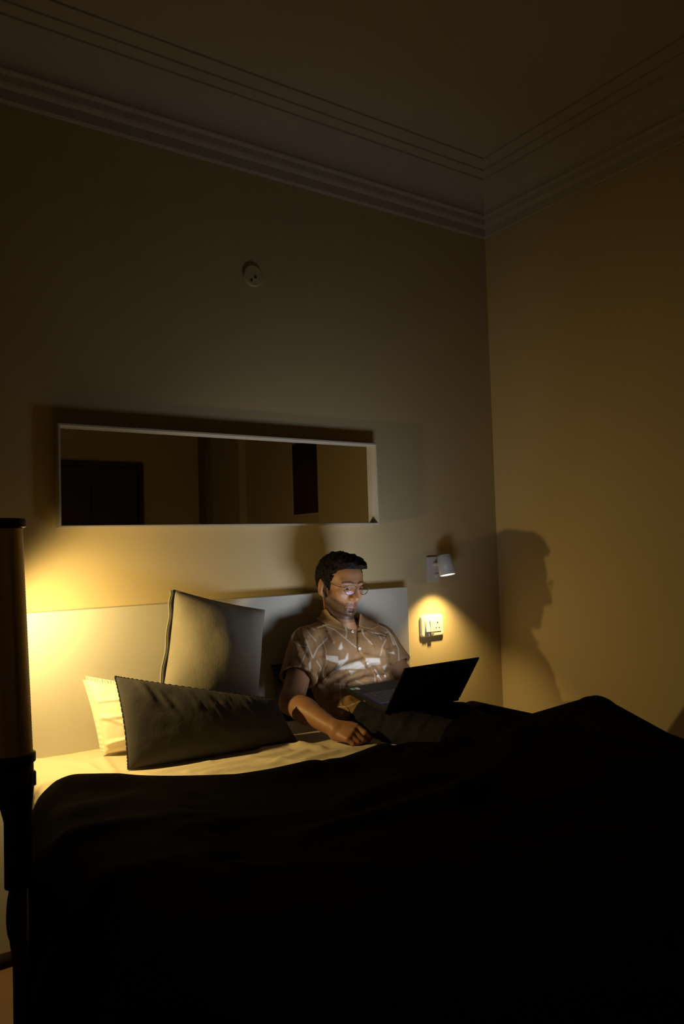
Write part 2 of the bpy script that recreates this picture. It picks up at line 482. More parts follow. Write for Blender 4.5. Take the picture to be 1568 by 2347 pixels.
for pl, wd, am in [
    ([(250, 1770), (340, 1775), (480, 1748)], .014, .007), ([(330, 1790), (620, 1755), (700, 1722)], .012, .007),
    ([(430, 1768), (600, 1738), (660, 1722)], .010, .008), ([(600, 1722), (660, 1712), (735, 1716)], .016, .012),
    ([(700, 1745), (780, 1722), (860, 1712)], .012, .010), ([(690, 1712), (760, 1706), (840, 1707)], .014, .010),
    ([(75, 1742), (200, 1752), (260, 1790)], .010, .006), ([(72, 1806), (120, 1797), (180, 1790)], .012, .010),
    ([(72, 1835), (110, 1822)], .010, .009), ([(235, 1738), (262, 1775)], .012, .008), ([(470, 1775), (560, 1760)], .009, .006),
    ([(560, 1742), (650, 1745), (720, 1752)], .010, .007)]:
    wr += ridge(X, Y, px_line(pl), wd, am)
Z = Z+wr*np.clip(1-dx_/.05, .25, 1)
Xo = Xo + np.where(dx_ > .03, .004*np.sin(Y*40)+.003*np.sin(Y*93+1), 0)
P = np.stack([Xo, Yo, Z], -1)
tag(grid_mesh('bed_sheet', P, M['sheet']), 'creased cream cotton sheet stretched over the mattress beside the headboard', 'sheet')

# bedside table, mostly behind the stand
t = thing('bedside_table', 'low dark wood bedside table left of the bed, under the left lamp', 'bedside table', (-2.46, -.218, 0))
bm = bmesh.new(); bx(bm, -.22, .22, -.15, .15, .345, .37, .003); from_bm('top', bm, M['nswood'], t)
bm = bmesh.new(); bx(bm, -.21, .21, -.14, .14, .10, .345, .003); from_bm('body', bm, M['nswood'], t)
bm = bmesh.new(); bx(bm, -.20, .20, -.155, -.141, .12, .335, .003); d_ = from_bm('drawer', bm, M['nswood'], t)
bm = bmesh.new(); tube(bm, [(-.03, -.17, .23), (.03, -.17, .23)], .006); from_bm('handle', bm, M['steel'], d_)
for sx in (-.19, .19):
    for sy in (-.12, .12):
        bm = bmesh.new(); tube(bm, [(sx, sy, .10), (sx, sy, 0)], [.016, .011]); from_bm('leg', bm, M['nswood'], t)

# ------------------------------------------------------------------ wall mirror
mx0, mx1 = -1.999, -.722
mz0, mz1, mdp = CAM[2]+.087, CAM[2]+.4235, .045
t = thing('wall_mirror', 'long horizontal mirror in a thin white box frame above the headboard', 'mirror', ((mx0+mx1)/2, 0, mz0))
hw, hh, fw = (mx1-mx0)/2, mz1-mz0, .0075
bm = bmesh.new()
bx(bm, -hw, -hw+fw, -mdp, 0, 0, hh, .001, 1); bx(bm, hw-fw, hw, -mdp, 0, 0, hh, .001, 1)
bx(bm, -hw+fw, hw-fw, -mdp, 0, 0, fw, .001, 1); bx(bm, -hw+fw, hw-fw, -mdp, 0, hh-fw, hh, .001, 1)
from_bm('frame', bm, M['white'], t)
bm = bmesh.new(); bx(bm, -hw+fw, hw-fw, -.012, -.002, fw, hh-fw); from_bm('mirror_glass', bm, M['mirror'], t)

# ------------------------------------------------------------------ round socket high on the wall
c = at(579, 633, y=0)
t = thing('round_wall_box', 'round cream junction cover high on the wall above the mirror', 'junction box', (c[0], 0, c[2]))
bm = bmesh.new(); lathe(bm, [(.041, 0), (.041, .006), (.038, .009), (.0, .010)], 48)
bmesh.ops.rotate(bm, verts=bm.verts, cent=(0, 0, 0), matrix=Matrix.Rotation(math.pi/2, 3, 'X')); from_bm('cover', bm, M['wall'], t, smooth=False)
for hx, hz, r in ((.007, -.006, .0052), (-.010, -.020, .0042)):
    bm = bmesh.new(); lathe(bm, [(r, .008), (r, .0112), (0, .0112)], 16)
    bmesh.ops.rotate(bm, verts=bm.verts, cent=(0, 0, 0), matrix=Matrix.Rotation(math.pi/2, 3, 'X'))
    bmesh.ops.translate(bm, verts=bm.verts, vec=(hx, 0, hz)); from_bm('screw_hole', bm, M['hole'], t)

# ------------------------------------------------------------------ switch plate
a, b_ = at(961, 1412, y=0), at(1014, 1455, y=0)
cx, cz = (a[0]+b_[0])/2, (at(987, 1409, y=0)[2]+at(987, 1458, y=0)[2])/2
t = thing('switch_plate', 'white plate with rocker switch and round-pin socket on the wall below the right lamp', 'wall socket', (cx, 0, cz))
bm = bmesh.new(); rings = []
for ins, yy in ((0, 0), (0, -.006), (.0012, -.0095), (.004, -.0122), (.008, -.0130)):
    ring = []
    for cx_, cz_, a0 in ((1, 1, 0), (-1, 1, 90), (-1, -1, 180), (1, -1, 270)):
        for k in range(7):
            an = math.radians(a0+15*k); rr_ = .013-ins
            ring.append(bm.verts.new((cx_*(.064-.013)+rr_*math.cos(an), yy, cz_*(.047-.013)+rr_*math.sin(an))))
    rings.append(ring)
for A, B in zip(rings, rings[1:]):
    for k in range(28): bm.faces.new((A[k], A[(k+1) % 28], B[(k+1) % 28], B[k]))
bm.faces.new(rings[-1]); bm.faces.new(list(reversed(rings[0])))
bmesh.ops.recalc_face_normals(bm, faces=bm.faces)
from_bm('cover_plate', bm, M['plastic'], t, smooth=False)
bm = bmesh.new(); bx(bm, -.046, .046, -.0155, -.012, -.027, .027, .0012, 2); from_bm('inner_panel', bm, M['plastic'], t)
bm = bmesh.new()
v_ = [(-.043, -.0155, -.024), (-.022, -.0155, -.024), (-.022, -.0155, .024), (-.043, -.0155, .024),
      (-.043, -.0235, -.024), (-.022, -.0235, -.024), (-.022, -.0165, .024), (-.043, -.0165, .024)]
vs = [bm.verts.new(q) for q in v_]
for f in ((0, 1, 2, 3), (7, 6, 5, 4), (0, 4, 5, 1), (1, 5, 6, 2), (2, 6, 7, 3), (3, 7, 4, 0)): bm.faces.new([vs[i] for i in f])
bmesh.ops.recalc_face_normals(bm, faces=bm.faces)
bmesh.ops.bevel(bm, geom=list(bm.edges), offset=.001, segments=2, affect='EDGES')
from_bm('rocker_switch', bm, M['plastic'], t)
bm = bmesh.new(); bx(bm, -.020, .000, -.0225, -.0150, -.026, .024, .0015, 2); from_bm('plug_adapter', bm, M['plastic'], t)
bm = bmesh.new(); bx(bm, -.019, -.001, -.0215, -.013, -.038, -.026, .001, 2); from_bm('plug_tip', bm, mat('grey_plug_end', (.22, .20, .17), .5, [('noise', 60, .02, .0003)]), t)
for hx, hz, r in ((.026, .012, .0036), (.017, -.010, .0028), (.034, -.010, .0028)):
    bm = bmesh.new(); lathe(bm, [(r, .0140), (r, .0160), (0, .0160)], 16)
    bmesh.ops.rotate(bm, verts=bm.verts, cent=(0, 0, 0), matrix=Matrix.Rotation(math.pi/2, 3, 'X'))
    bmesh.ops.translate(bm, verts=bm.verts, vec=(hx, 0, hz)); from_bm('pin_hole', bm, M['hole'], t)

# ------------------------------------------------------------------ reading lamps
def reading_lamp(label, cx, cz, watts, spot_rot, head_off, sprd, aim):
    t = thing('reading_lamp', label, 'wall lamp', (cx, 0, cz), group='reading lamps beside the headboard')
    bm = bmesh.new(); bx(bm, -.034, .034, -.012, 0, -.054, .054, .002, 2); from_bm('wall_plate', bm, M['lampmetal'], t)
    hx, hy, hz = head_off
    bm = bmesh.new(); tube(bm, [(0, -.010, .022), (0, -.034, .022)], .008, 20); tube(bm, [(0, -.030, .022), (hx*.8, hy*.72, .021)], .0065, 16)
    from_bm('arm', bm, M['lampmetal'], t, smooth=False)
    bm = bmesh.new(); lathe(bm, [(.0, -.004), (.0085, -.003), (.0085, .012), (.0, .012)], 20)
    bmesh.ops.rotate(bm, verts=bm.verts, cent=(0, 0, 0), matrix=Matrix.Rotation(math.pi/2, 3, 'X'))
    bmesh.ops.translate(bm, verts=bm.verts, vec=(.010, -.010, -.028)); from_bm('switch_knob', bm, M['lampmetal'], t)
    R = Matrix.Rotation(spot_rot[1], 3, 'Y') @ Matrix.Rotation(spot_rot[0], 3, 'X')
    Rm = R.to_4x4(); Rm.translation = Vector((hx, hy, hz))
    bm = bmesh.new()
    lathe(bm, [(0, .044), (.0285, .044), (.031, .041), (.035, -.044), (.0325, -.044), (.029, .030), (0, .030)], 48)
    bmesh.ops.transform(bm, matrix=Rm, verts=bm.verts); hd = from_bm('lamp_head', bm, M['lampmetal'], t, smooth=True)
    for p in hd.data.polygons:
        if abs(p.normal.dot(R @ Vector((0, 0, 1)))) > .8: p.use_smooth = False
    bm = bmesh.new(); lathe(bm, [(.0322, -.0415), (0, -.0425)], 40)
    bmesh.ops.transform(bm, matrix=Rm, verts=bm.verts); from_bm('bulb', bm, M['bulb'], hd)
    ld = bpy.data.lights.new('reading_lamp_light', 'SPOT'); ld.shadow_soft_size = .013
    ld.spot_size = sprd; ld.spot_blend = 1.0
    ld.energy = watts; ld.color = WARM
    lo = bpy.data.objects.new('lamp_light', ld); COL.objects.link(lo)
    lo.parent = t
    Lm = Vector(aim).to_track_quat('-Z', 'Y').to_matrix().to_4x4(); Lm.translation = Vector((hx, hy, hz)) + R @ Vector((0, 0, -.0600))
    lo.matrix_local = Lm
    return t
pc = (at(976, 1278, y=0)+at(1005, 1330, y=0))/2
reading_lamp('white spot lamp pointing down beside the right end of the headboard', pc[0], pc[2], LAMP_R_W,
             (math.radians(-13), 0.0), (-.010, -.100, .018), math.radians(106), (0, .10, -1))
reading_lamp('left wall spot lamp, hidden behind the dark stand, lighting the pillows', -2.225, 1.115, LAMP_L_W,
             (math.radians(-25), math.radians(-38)), (0.0, -.245, .045), math.radians(180), (.78, .195, -.64))

# ------------------------------------------------------------------ cushions and pillows
def pillow(name, corners, thick, m, label, cat, pinch=.07, n=70, power=.42, wrinkle=None, back=1.0, group=None, sag=0.0):
    """corners TL,TR,BR,BL of the outline (world); the soft body swells out of that outline."""
    TL, TR, BR, BL = [np.array(q, float) for q in corners]
    s = np.linspace(-1, 1, n); s = np.sign(s)*(1-(1-np.abs(s))**1.5)
    Us, Vs = np.meshgrid(s, s, indexing='ij')
    ue = Us*(1-pinch*(1-Vs**2)); ve = Vs*(1-pinch*.8*(1-Us**2))
    a = (ue+1)/2; b = (ve+1)/2
    base = ((1-a)*b)[..., None]*TL+(a*b)[..., None]*TR+(a*(1-b))[..., None]*BR+((1-a)*(1-b))[..., None]*BL
    nrm = np.cross(TR-TL, BL-TL); nrm /= np.linalg.norm(nrm)
    if np.dot(nrm, CAM-TL) < 0: nrm = -nrm
    prof = (np.clip(1-Us**2, 0, 1)*np.clip(1-Vs**2, 0, 1))**power
    lump = 1+.06*fbm(Us*.5, Vs*.5, len(name)*7+3, .8, 3)
    wr = wrinkle(Us, Vs) if wrinkle else 0
    edge = np.clip((1-np.maximum(np.abs(Us), np.abs(Vs)))*12, 0, 1)
    root = thing(name, label, cat, tuple((BL+BR)/2), group=group)
    F_ = base+nrm*((thick/2*prof*lump+wr*edge)[..., None])
    B_ = base-nrm*((thick/2*prof*back)[..., None])
    idx = np.arange(n*n).reshape(n, n)
    def quads(I, flip):
        q = np.stack([I[:-1, :-1], I[1:, :-1], I[1:, 1:], I[:-1, 1:]], -1).reshape(-1, 4)
        return q[:, ::-1] if flip else q
    I2 = idx+n*n
    I2 = I2.copy(); I2[0, :] = idx[0, :]; I2[-1, :] = idx[-1, :]; I2[:, 0] = idx[:, 0]; I2[:, -1] = idx[:, -1]
    vv = np.concatenate([F_.reshape(-1, 3), B_.reshape(-1, 3)])
    ff = np.concatenate([quads(idx, False), quads(I2, True)])
    body = from_data('cushion_body', vv, ff, m, root, True)
    bmm = bmesh.new(); bmm.from_mesh(body.data)
    bmesh.ops.delete(bmm, geom=[q for q in bmm.verts if not q.link_faces], context='VERTS')
    bmesh.ops.recalc_face_normals(bmm, faces=bmm.faces); bmm.to_mesh(body.data); bmm.free()
    body.data.polygons.foreach_set('use_smooth', [True]*len(body.data.polygons))
    edges = {'L': base[0, :], 'R': base[-1, :], 'T': base[:, -1], 'B': base[:, 0]}
    return root, edges, nrm

# grey square cushion
gTL, gTR = at(399, 1353, y=-.145), at(606, 1399, y=-.155)
gBR, gBL = at(588, 1668, y=-.258), at(364, 1625, y=-.250)
def wr_g(U, V):
    return .004*np.exp(-((V-.55-.25*U)/.10)**2)*np.exp(-((U+.4)/.5)**2)+.003*fbm(U*.5, V*.5, 12, 1.2, 3)
g, e, nr = pillow('grey_cushion', (gTL, gTR, gBR, gBL), .225, M['greycush'],
                  'square grey velvet cushion standing upright against the headboard', 'cushion', .045, power=.62, wrinkle=wr_g)
bm = bmesh.new()
zz = [Vector(q)+Vector((-.003+.0022*math.sin(i*.42), 0, 0)) for i, q in enumerate(e['L'])]
tube(bm, zz, .0042, 8); from_bm('zip_seam', bm, M['stitch'], g, True, True)
bm = bmesh.new()
zz = [Vector(q)+Vector((-.011+.0022*math.sin(i*.42), .004, 0)) for i, q in enumerate(e['L'])]
tube(bm, zz, .0032, 8); from_bm('piping', bm, M['greycush'], g, True, True)
bm = bmesh.new(); tube(bm, [Vector(q) for q in e['T']], .0030, 8); tube(bm, [Vector(q) for q in e['R']], .0030, 8)
from_bm('edge_seam', bm, M['greycush'], g, True, True)

# white pillow behind
wTL, wTR = at(198, 1559, y=-.105), at(385, 1583, y=-.165)
wBR, wBL = at(385, 1716, y=-.215), at(240, 1728, y=-.165)
def wr_w(U, V):
    return (.006*np.exp(-((V-.60-.2*U)/.05)**2)*(U < .2)+.006*np.exp(-((V-.05-.10*U)/.05)**2)*(U < .1)
            + .007*np.exp(-((V+.62-.15*U)/.06)**2)+.004*np.exp(-((V+.3+.3*U)/.05)**2)+.002*fbm(U*.5, V*.5, 4, 1.5, 3))
wp, e, nr = pillow('white_pillow', (wTL, wTR, wBR, wBL), .12, M['whitepil'],
                   'brightly lit white pillow with a stitched flange behind the charcoal pillow', 'pillow', .05, wrinkle=wr_w)
def flange(root, line, outdir, width, m, name='flange', amp=.0015, f=1.4):
    bm = bmesh.new()
    rows = []
    for i, q in enumerate(line):
        q = Vector(q); o_ = Vector(outdir); n_ = Vector(nr)
        wv = amp*math.sin(i*f)
        rows.append([bm.verts.new(q-o_*.004+n_*(.002+wv)), bm.verts.new(q+o_*width+n_*(.002+wv*1.4)),
                     bm.verts.new(q+o_*width-n_*(.001-wv)), bm.verts.new(q-o_*.004-n_*(.001-wv))])
    for A, B in zip(rows, rows[1:]):
        for k in range(4): bm.faces.new((A[k], A[(k+1) % 4], B[(k+1) % 4], B[k]))
    bm.faces.new(rows[0]); bm.faces.new(list(reversed(rows[-1])))
    bmesh.ops.recalc_face_normals(bm, faces=bm.faces)
    return from_bm(name, bm, m, root, True, False)
flange(wp, e['L'], (wTL-wTR)/np.linalg.norm(wTL-wTR), .012, M['whitepil'], amp=.0004)
flange(wp, e['T'], (wTL-wBL)/np.linalg.norm(wTL-wBL), .014, M['whitepil'], amp=.0006, f=1.9)
bm = bmesh.new()
L_ = e['T']
for i in range(2, len(L_)-2, 2):
    q = Vector(L_[i])+Vector((wTL-wBL)/np.linalg.norm(wTL-wBL))*.003+Vector(nr)*.003
    tube(bm, [q, q+Vector((wTL-wBL)/np.linalg.norm(wTL-wBL))*.008], .0009, 5)
from_bm('edge_stitching', bm, M['whitepil'], wp, True)

# long charcoal pillow in front
lTL, lTR = at(264, 1551, y=-.300), at(632, 1603, y=-.365)
lBR, lBL = at(684, 1703, y=-.415), at(294, 1764, y=-.365)
def wr_l(U, V):
    h = np.zeros_like(U)
    for uu, dx, wd, am, v0 in ((-.18, .10, .022, .006, .55), (.02, .14, .03, .010, .45), (-.06, .06, .02, .005, .4), (.28, .06, .018, .007, .72),
                            (.36, .05, .016, .006, .7), (.50, .04, .02, .007, .68), (.58, .0, .022, .009, .75), (.62, -.1, .016, .004, -.1),
                            (-.72, .2, .05, .010, .75), (-.60, .25, .04, .008, .55), (.18, .05, .016, .004, .6)):
        c_ = uu+dx*(.8-V)
        am = am*.55
        h += am*np.exp(-((U-c_)/wd)**2)*np.exp(-((V-v0)/.30)**2)
        h -= am*.7*np.exp(-((U-c_-wd*2)/wd)**2)*np.exp(-((V-v0)/.30)**2)
    return h+.002*fbm(U, V*.5, 9, 1.1, 3)
lp, e, nr = pillow('charcoal_pillow', (lTL, lTR, lBR, lBL), .12, M['darkpil'],
                   'long charcoal pillow with black blanket-stitched edge leaning on the white pillow', 'pillow', .03, wrinkle=wr_l, power=.38)
bm = bmesh.new(); rr = random.Random(3)
for key, step in (('L', 2), ('T', 1)):
    L_ = e[key]
    c0_ = (lTL+lBR)/2
    for i in range(1, len(L_)-2, step+1):
        A_, B_ = Vector(L_[i]), Vector(L_[min(i+step, len(L_)-1)])
        tube(bm, [A_, (A_+B_)/2+Vector((0, 0, .001)), B_], .0034 if key == 'L' else .0030, 6)
from_bm('edge_stitching', bm, M['stitch'], lp, True)
bm = bmesh.new(); tube(bm, [Vector(q) for q in e['L']], .0022, 6); tube(bm, [Vector(q) for q in e['T']], .0022, 6); tube(bm, [Vector(q) for q in e['B']], .0022, 6)
from_bm('edge_seam', bm, M['darkpil'], lp, True, True)

# dark pillow behind the man's back
bTL, bTR = at(620, 1524, y=-.085), at(800, 1500, y=-.075)
bBR, bBL = at(820, 1640, y=-.13), at(640, 1655, y=-.14)
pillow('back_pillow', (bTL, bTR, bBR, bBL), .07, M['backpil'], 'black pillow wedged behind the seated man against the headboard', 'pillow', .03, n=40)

# ------------------------------------------------------------------ signed-distance modelling
def cap(P, a, b, ra, rb=None):
    rb = ra if rb is None else rb
    a = np.asarray(a, float); b = np.asarray(b, float); ab = b-a
    t = np.clip(((P-a) @ ab)/(ab @ ab), 0, 1)
    return np.linalg.norm(P-a-t[:, None]*ab, axis=1)-(ra+(rb-ra)*t)
def ell(P, c, r, R=None):
    q = P-np.asarray(c, float)
    if R is not None: q = q @ R
    r = np.asarray(r, float)
    k0 = np.linalg.norm(q/r, axis=1); k1 = np.linalg.norm(q/(r*r), axis=1)+1e-9
    return k0*(k0-1)/k1
def su(a, b, k):
    h = np.clip(.5+.5*(b-a)/k, 0, 1)
    return b*(1-h)+a*h-k*h*(1-h)
def ss(a, b, k):            # a minus b
    return -su(-a, b, k)
def sph(P, c, r): return np.linalg.norm(P-np.asarray(c, float), axis=1)-r

def nets(sdf, lo, hi, h, B=8, slack=1.25):
    lo = np.asarray(lo, float); nb = np.ceil((np.asarray(hi)-lo)/(h*B)).astype(int)
    g = np.stack(np.meshgrid(*[np.arange(k) for k in nb], indexing='ij'), -1).reshape(-1, 3)
    cen = lo+(g+.5)*h*B
    dc = sdf(cen)
    g = g[np.abs(dc) < h*B*.87*slack+.010]
    q = np.stack(np.meshgrid(*[np.arange(B+1)]*3, indexing='ij'), -1).reshape(-1, 3)
    D = np.empty((len(g), (B+1)**3))
    for s in range(0, len(g), 400):
        gi = g[s:s+400]
        Pp = (lo+(gi[:, None, :]*B+q[None])*h).reshape(-1, 3)
        D[s:s+400] = sdf(Pp).reshape(len(gi), -1)
    D = D.reshape(-1, B+1, B+1, B+1)
    ins = D < 0
    cnt = np.zeros(D.shape[:1]+(B, B, B), int)
    acc = np.zeros(cnt.shape+(3,)); ne = np.zeros(cnt.shape)
    sl = [slice(0, B), slice(1, B+1)]
    for a in (0, 1):
        for b in (0, 1):
            for c in (0, 1):
                cnt += ins[:, sl[a], sl[b], sl[c]]
    for ax in range(3):
        for a in (0, 1):
            for b in (0, 1):
                o = [a, b]; o.insert(ax, 0); o2 = list(o); o2[ax] = 1
                d0 = D[(slice(None),)+tuple(sl[k] for k in o)]; d1 = D[(slice(None),)+tuple(sl[k] for k in o2)]
                cr = (d0 < 0) != (d1 < 0)
                t = np.where(cr, d0/np.where(cr, d0-d1, 1), 0)
                for k in range(3):
                    acc[..., k] += np.where(cr, (t if k == ax else o[k]), 0)
                ne += cr
    act = (cnt > 0) & (cnt < 8)
    bi, ci, cj, ck = np.nonzero(act)
    cell = g[bi]*B+np.stack([ci, cj, ck], -1)
    V = lo+(cell+acc[bi, ci, cj, ck]/ne[bi, ci, cj, ck][:, None])*h
    S = nb*B+2
    key = (cell[:, 0]*S[1]+cell[:, 1])*S[2]+cell[:, 2]
    od = np.argsort(key); ks = key[od]
    def look(c):
        kk = (c[:, 0]*S[1]+c[:, 1])*S[2]+c[:, 2]
        i = np.clip(np.searchsorted(ks, kk), 0, len(ks)-1)
        return np.where(ks[i] == kk, od[i], -1)
    F = []
    for ax in range(3):
        o2 = [0, 0, 0]; o2[ax] = 1
        d0 = D[:, :B, :B, :B]; d1 = D[(slice(None),)+tuple(sl[k] for k in o2)]
        cr = (d0 < 0) != (d1 < 0)
        bi, ci, cj, ck = np.nonzero(cr)
        c = g[bi]*B+np.stack([ci, cj, ck], -1)
        e1 = np.zeros(3, int); e2 = np.zeros(3, int); e1[(ax+1) % 3] = 1; e2[(ax+2) % 3] = 1
        qd = np.stack([look(c), look(c-e1), look(c-e1-e2), look(c-e2)], -1)
        neg = d0[bi, ci, cj, ck] < 0
        qd = np.where(neg[:, None], qd, qd[:, ::-1])
        F.append(qd[(qd >= 0).all(1)])
    return V, np.concatenate(F)

def sdf_obj(name, sdf, lo, hi, h, m, parent, relax=2):
    V, F = nets(sdf, lo, hi, h)
    me = bpy.data.meshes.new(name)
    me.vertices.add(len(V)); me.vertices.foreach_set('co', V.astype(np.float32).ravel())
    me.loops.add(len(F)*4); me.loops.foreach_set('vertex_index', F.ravel().astype(np.int32))
    me.polygons.add(len(F)); me.polygons.foreach_set('loop_start', np.arange(0, len(F)*4, 4, dtype=np.int32))
    me.update(calc_edges=True); me.validate()
    bm = bmesh.new(); bm.from_mesh(me)
    for _ in range(relax):
        bmesh.ops.smooth_vert(bm, verts=bm.verts, factor=.4, use_axis_x=True, use_axis_y=True, use_axis_z=True)
    bmesh.ops.recalc_face_normals(bm, faces=bm.faces)
    bm.to_mesh(me); bm.free()
    return link(name, me, m, parent, True, True)

def march(sdf, px, py, t0=1.6, t1=3.4):
    r = Fv+R2*(px-IW/2)/FPX-U2*(py-IH/2)/FPX
    L = np.linalg.norm(r); r = r/L; t = t0
    for _ in range(200):
        d_ = sdf((CAM+t*r)[None])[0]
        if d_ < .0003: break
        t += max(d_*.8, .0004)
        if t > t1: return None
    return CAM+t*r

# ---- the seated man -------------------------------------------------
HC = np.array([-1.022, -.190, 1.094])          # middle of the skull
fa = math.radians(1.0); pt = math.radians(8.0); rl = math.radians(-2)
fwd = np.array([math.sin(fa)*math.cos(pt), -math.cos(fa)*math.cos(pt), -math.sin(pt)])
lft = np.array([math.cos(fa), math.sin(fa), 0.0])
upv = np.cross(lft, fwd); upv = upv if upv[2] > 0 else -upv
lft2 = lft*math.cos(rl)+upv*math.sin(rl); upv = -lft*math.sin(rl)+upv*math.cos(rl); lft = lft2
HM = np.stack([lft, fwd, upv], 1)              # local (x left, y forward, z up) -> world
def hl(P): return (P-HC) @ HM
def hw_(q): return HC+HM @ np.asarray(q, float)

def head_sdf(P):
    q = hl(P); s = q.copy(); s[:, 0] = np.abs(s[:, 0])
    d = ell(q, (0, -.014, .008), (.0735, .095, .086))
    d = su(d, ell(q, (0, .030, .012), (.060, .056, .064)), .02)
    d = su(d, ell(q, (0, .028, -.045), (.057, .055, .062)), .02)
    d = su(d, cap(s, (.050, -.002, -.070), (.022, .058, -.103), .016, .014), .022)
    d = su(d, ell(q, (0, .070, -.106), (.021, .016, .016)), .016)
    d = su(d, sph(s, (.041, .056, -.040), .017), .018)
    d = su(d, cap(s, (.008, .081, .006), (.040, .066, .006), .010, .009), .014)
    d = ss(d, ell(s, (.031, .096, -.016), (.018, .014, .011)), .010)
    # nose
    n = cap(q, (0, .078, -.004), (0, .103, -.048), .0068, .0105)
    n = su(n, sph(s, (.0125, .090, -.052), .0078), .008)
    n = su(n, cap(q, (0, .085, -.054), (0, .100, -.052), .008, .008), .006)
    d = su(d, n, .010)
    d = ss(d, sph(s, (.0075, .094, -.0635), .0038), .003)
    # mouth
    d = su(d, ell(q, (0, .060, -.069), (.031, .0255, .021)), .012)
    d = su(d, ell(q, (0, .060, -.092), (.026, .0240, .013)), .010)
    ul = cap(s, (0, .0855, -.0768), (.022, .0765, -.0785), .0042, .0026)
    lo_ = cap(s, (0, .0845, -.0845), (.019, .0770, -.0838), .0048, .003)
    d = su(d, ul, .006); d = su(d, lo_, .006)
    d = ss(d, cap(s, (0, .0935, -.0805), (.022, .0825, -.0815), .0008), .002)
    d = ss(d, cap(s, (0, .089, -.0960), (.012, .083, -.0965), .003), .008)
    # lids
    ball = sph(s, (.031, .072, -.0165), .0142)
    upper = np.maximum(ball, -(q[:, 2]+.0165-(q[:, 1]-.072)*.10))
    lower = np.maximum(ball, q[:, 2]+.0205)
    d = su(d, upper, .003); d = su(d, lower, .003)
    # ears
    th = math.radians(18)
    Re = np.array([[math.cos(th), math.sin(th), 0], [-math.sin(th), math.cos(th), 0], [0, 0, 1.0]])
    e = ell(s, (.082, -.012, -.024), (.0085, .0195, .031), Re)
    e = su(e, cap(s, (.078, -.001, -.048), (.077, .003, -.055), .006), .008)
    e = ss(e, ell(s, (.0925, -.009, -.020), (.0095, .0125, .0215)), .003)
    e = su(e, cap(s, (.082, .001, -.018), (.083, -.006, -.034), .0030), .003)
    d = su(d, e, .007)
    return d

NB = np.array([-1.005, -.165, .930])           # neck base
SHR, SHL = np.array([-1.165, -.165, .868]), np.array([-.835, -.165, .850])
ELR, ELL = np.array([-1.308, -.290, .700]), np.array([-.790, -.285, .690])
WRR, WRL = np.array([-1.284, -.520, .652]), np.array([-.875, -.455, .745])

def torso_core(P, g=0.0):
    d = ell(P, (-1.0, -.165, .80), (.155+g, .105+g, .135+g))
    d = su(d, ell(P, (-.995, -.215, .70), (.145+g, .125+g, .115+g)), .06)
    d = su(d, ell(P, (-.985, -.26, .66), (.155+g, .125+g, .075+g)), .05)
    d = su(d, cap(P, SHR+[.01, 0, .0], SHL, .056+g), .05)
    d = su(d, cap(P, NB+[-.02, .01, -.02], SHR+[.04, 0, .02], .042+g, .040+g), .04)
    d = su(d, cap(P, NB+[.02, .01, -.02], SHL+[-.04, 0, .02], .042+g, .040+g), .04)
    d = su(d, ell(P, (-1.07, -.235, .835), (.075+g, .045+g, .055+g)), .04)
    d = su(d, ell(P, (-.93, -.235, .825), (.075+g, .045+g, .055+g)), .04)
    return d

# right hand: resting on its little-finger side, back of the hand to the room
WRR = at(771, 1673, y=-.520)
KN = [at(817, 1666, y=-.570), at(810, 1676, y=-.577), at(804, 1686, y=-.582), at(797, 1694, y=-.583)]
FG = [(at(837, 1680, y=-.600), at(847, 1691, y=-.590), at(844, 1699, y=-.577), .0096),
      (at(832, 1696, y=-.604), at(842, 1702, y=-.594), at(840, 1706, y=-.580), .0098),
      (at(821, 1701, y=-.602), at(833, 1706, y=-.596), at(836, 1708, y=-.584), .0092),
      (at(810, 1705, y=-.598), at(822, 1709, y=-.594), at(828, 1710, y=-.586), .0084)]
for fg in FG:
    for p_ in fg[:3]: p_[2] = max(p_[2], MT+.0085)
def hand_sdf(P):
    d = cap(P, at(768, 1664, y=-.512), KN[0], .0200, .0118)
    d = su(d, cap(P, at(770, 1672, y=-.520), KN[1], .0195, .0118), .010)
    d = su(d, cap(P, at(770, 1680, y=-.522), KN[2], .0190, .0116), .010)
    d = su(d, cap(P, at(770, 1685, y=-.524), KN[3], .0180, .0110), .010)
    for k_, (p1, p2, p3, r) in zip(KN, FG):
        f = cap(P, k_, p1, r*1.05, r)
        f = su(f, cap(P, p1, p2, r, r*.90), .002)
        f = su(f, cap(P, p2, p3, r*.90, r*.80), .002)
        d = su(d, f, .0022)
    th = su(cap(P, at(783, 1664, y=-.530), at(806, 1662, y=-.545), .015, .0115), cap(P, at(806, 1662, y=-.545), at(828, 1670, y=-.556), .0112, .0090), .004)
    return su(d, th, .006)

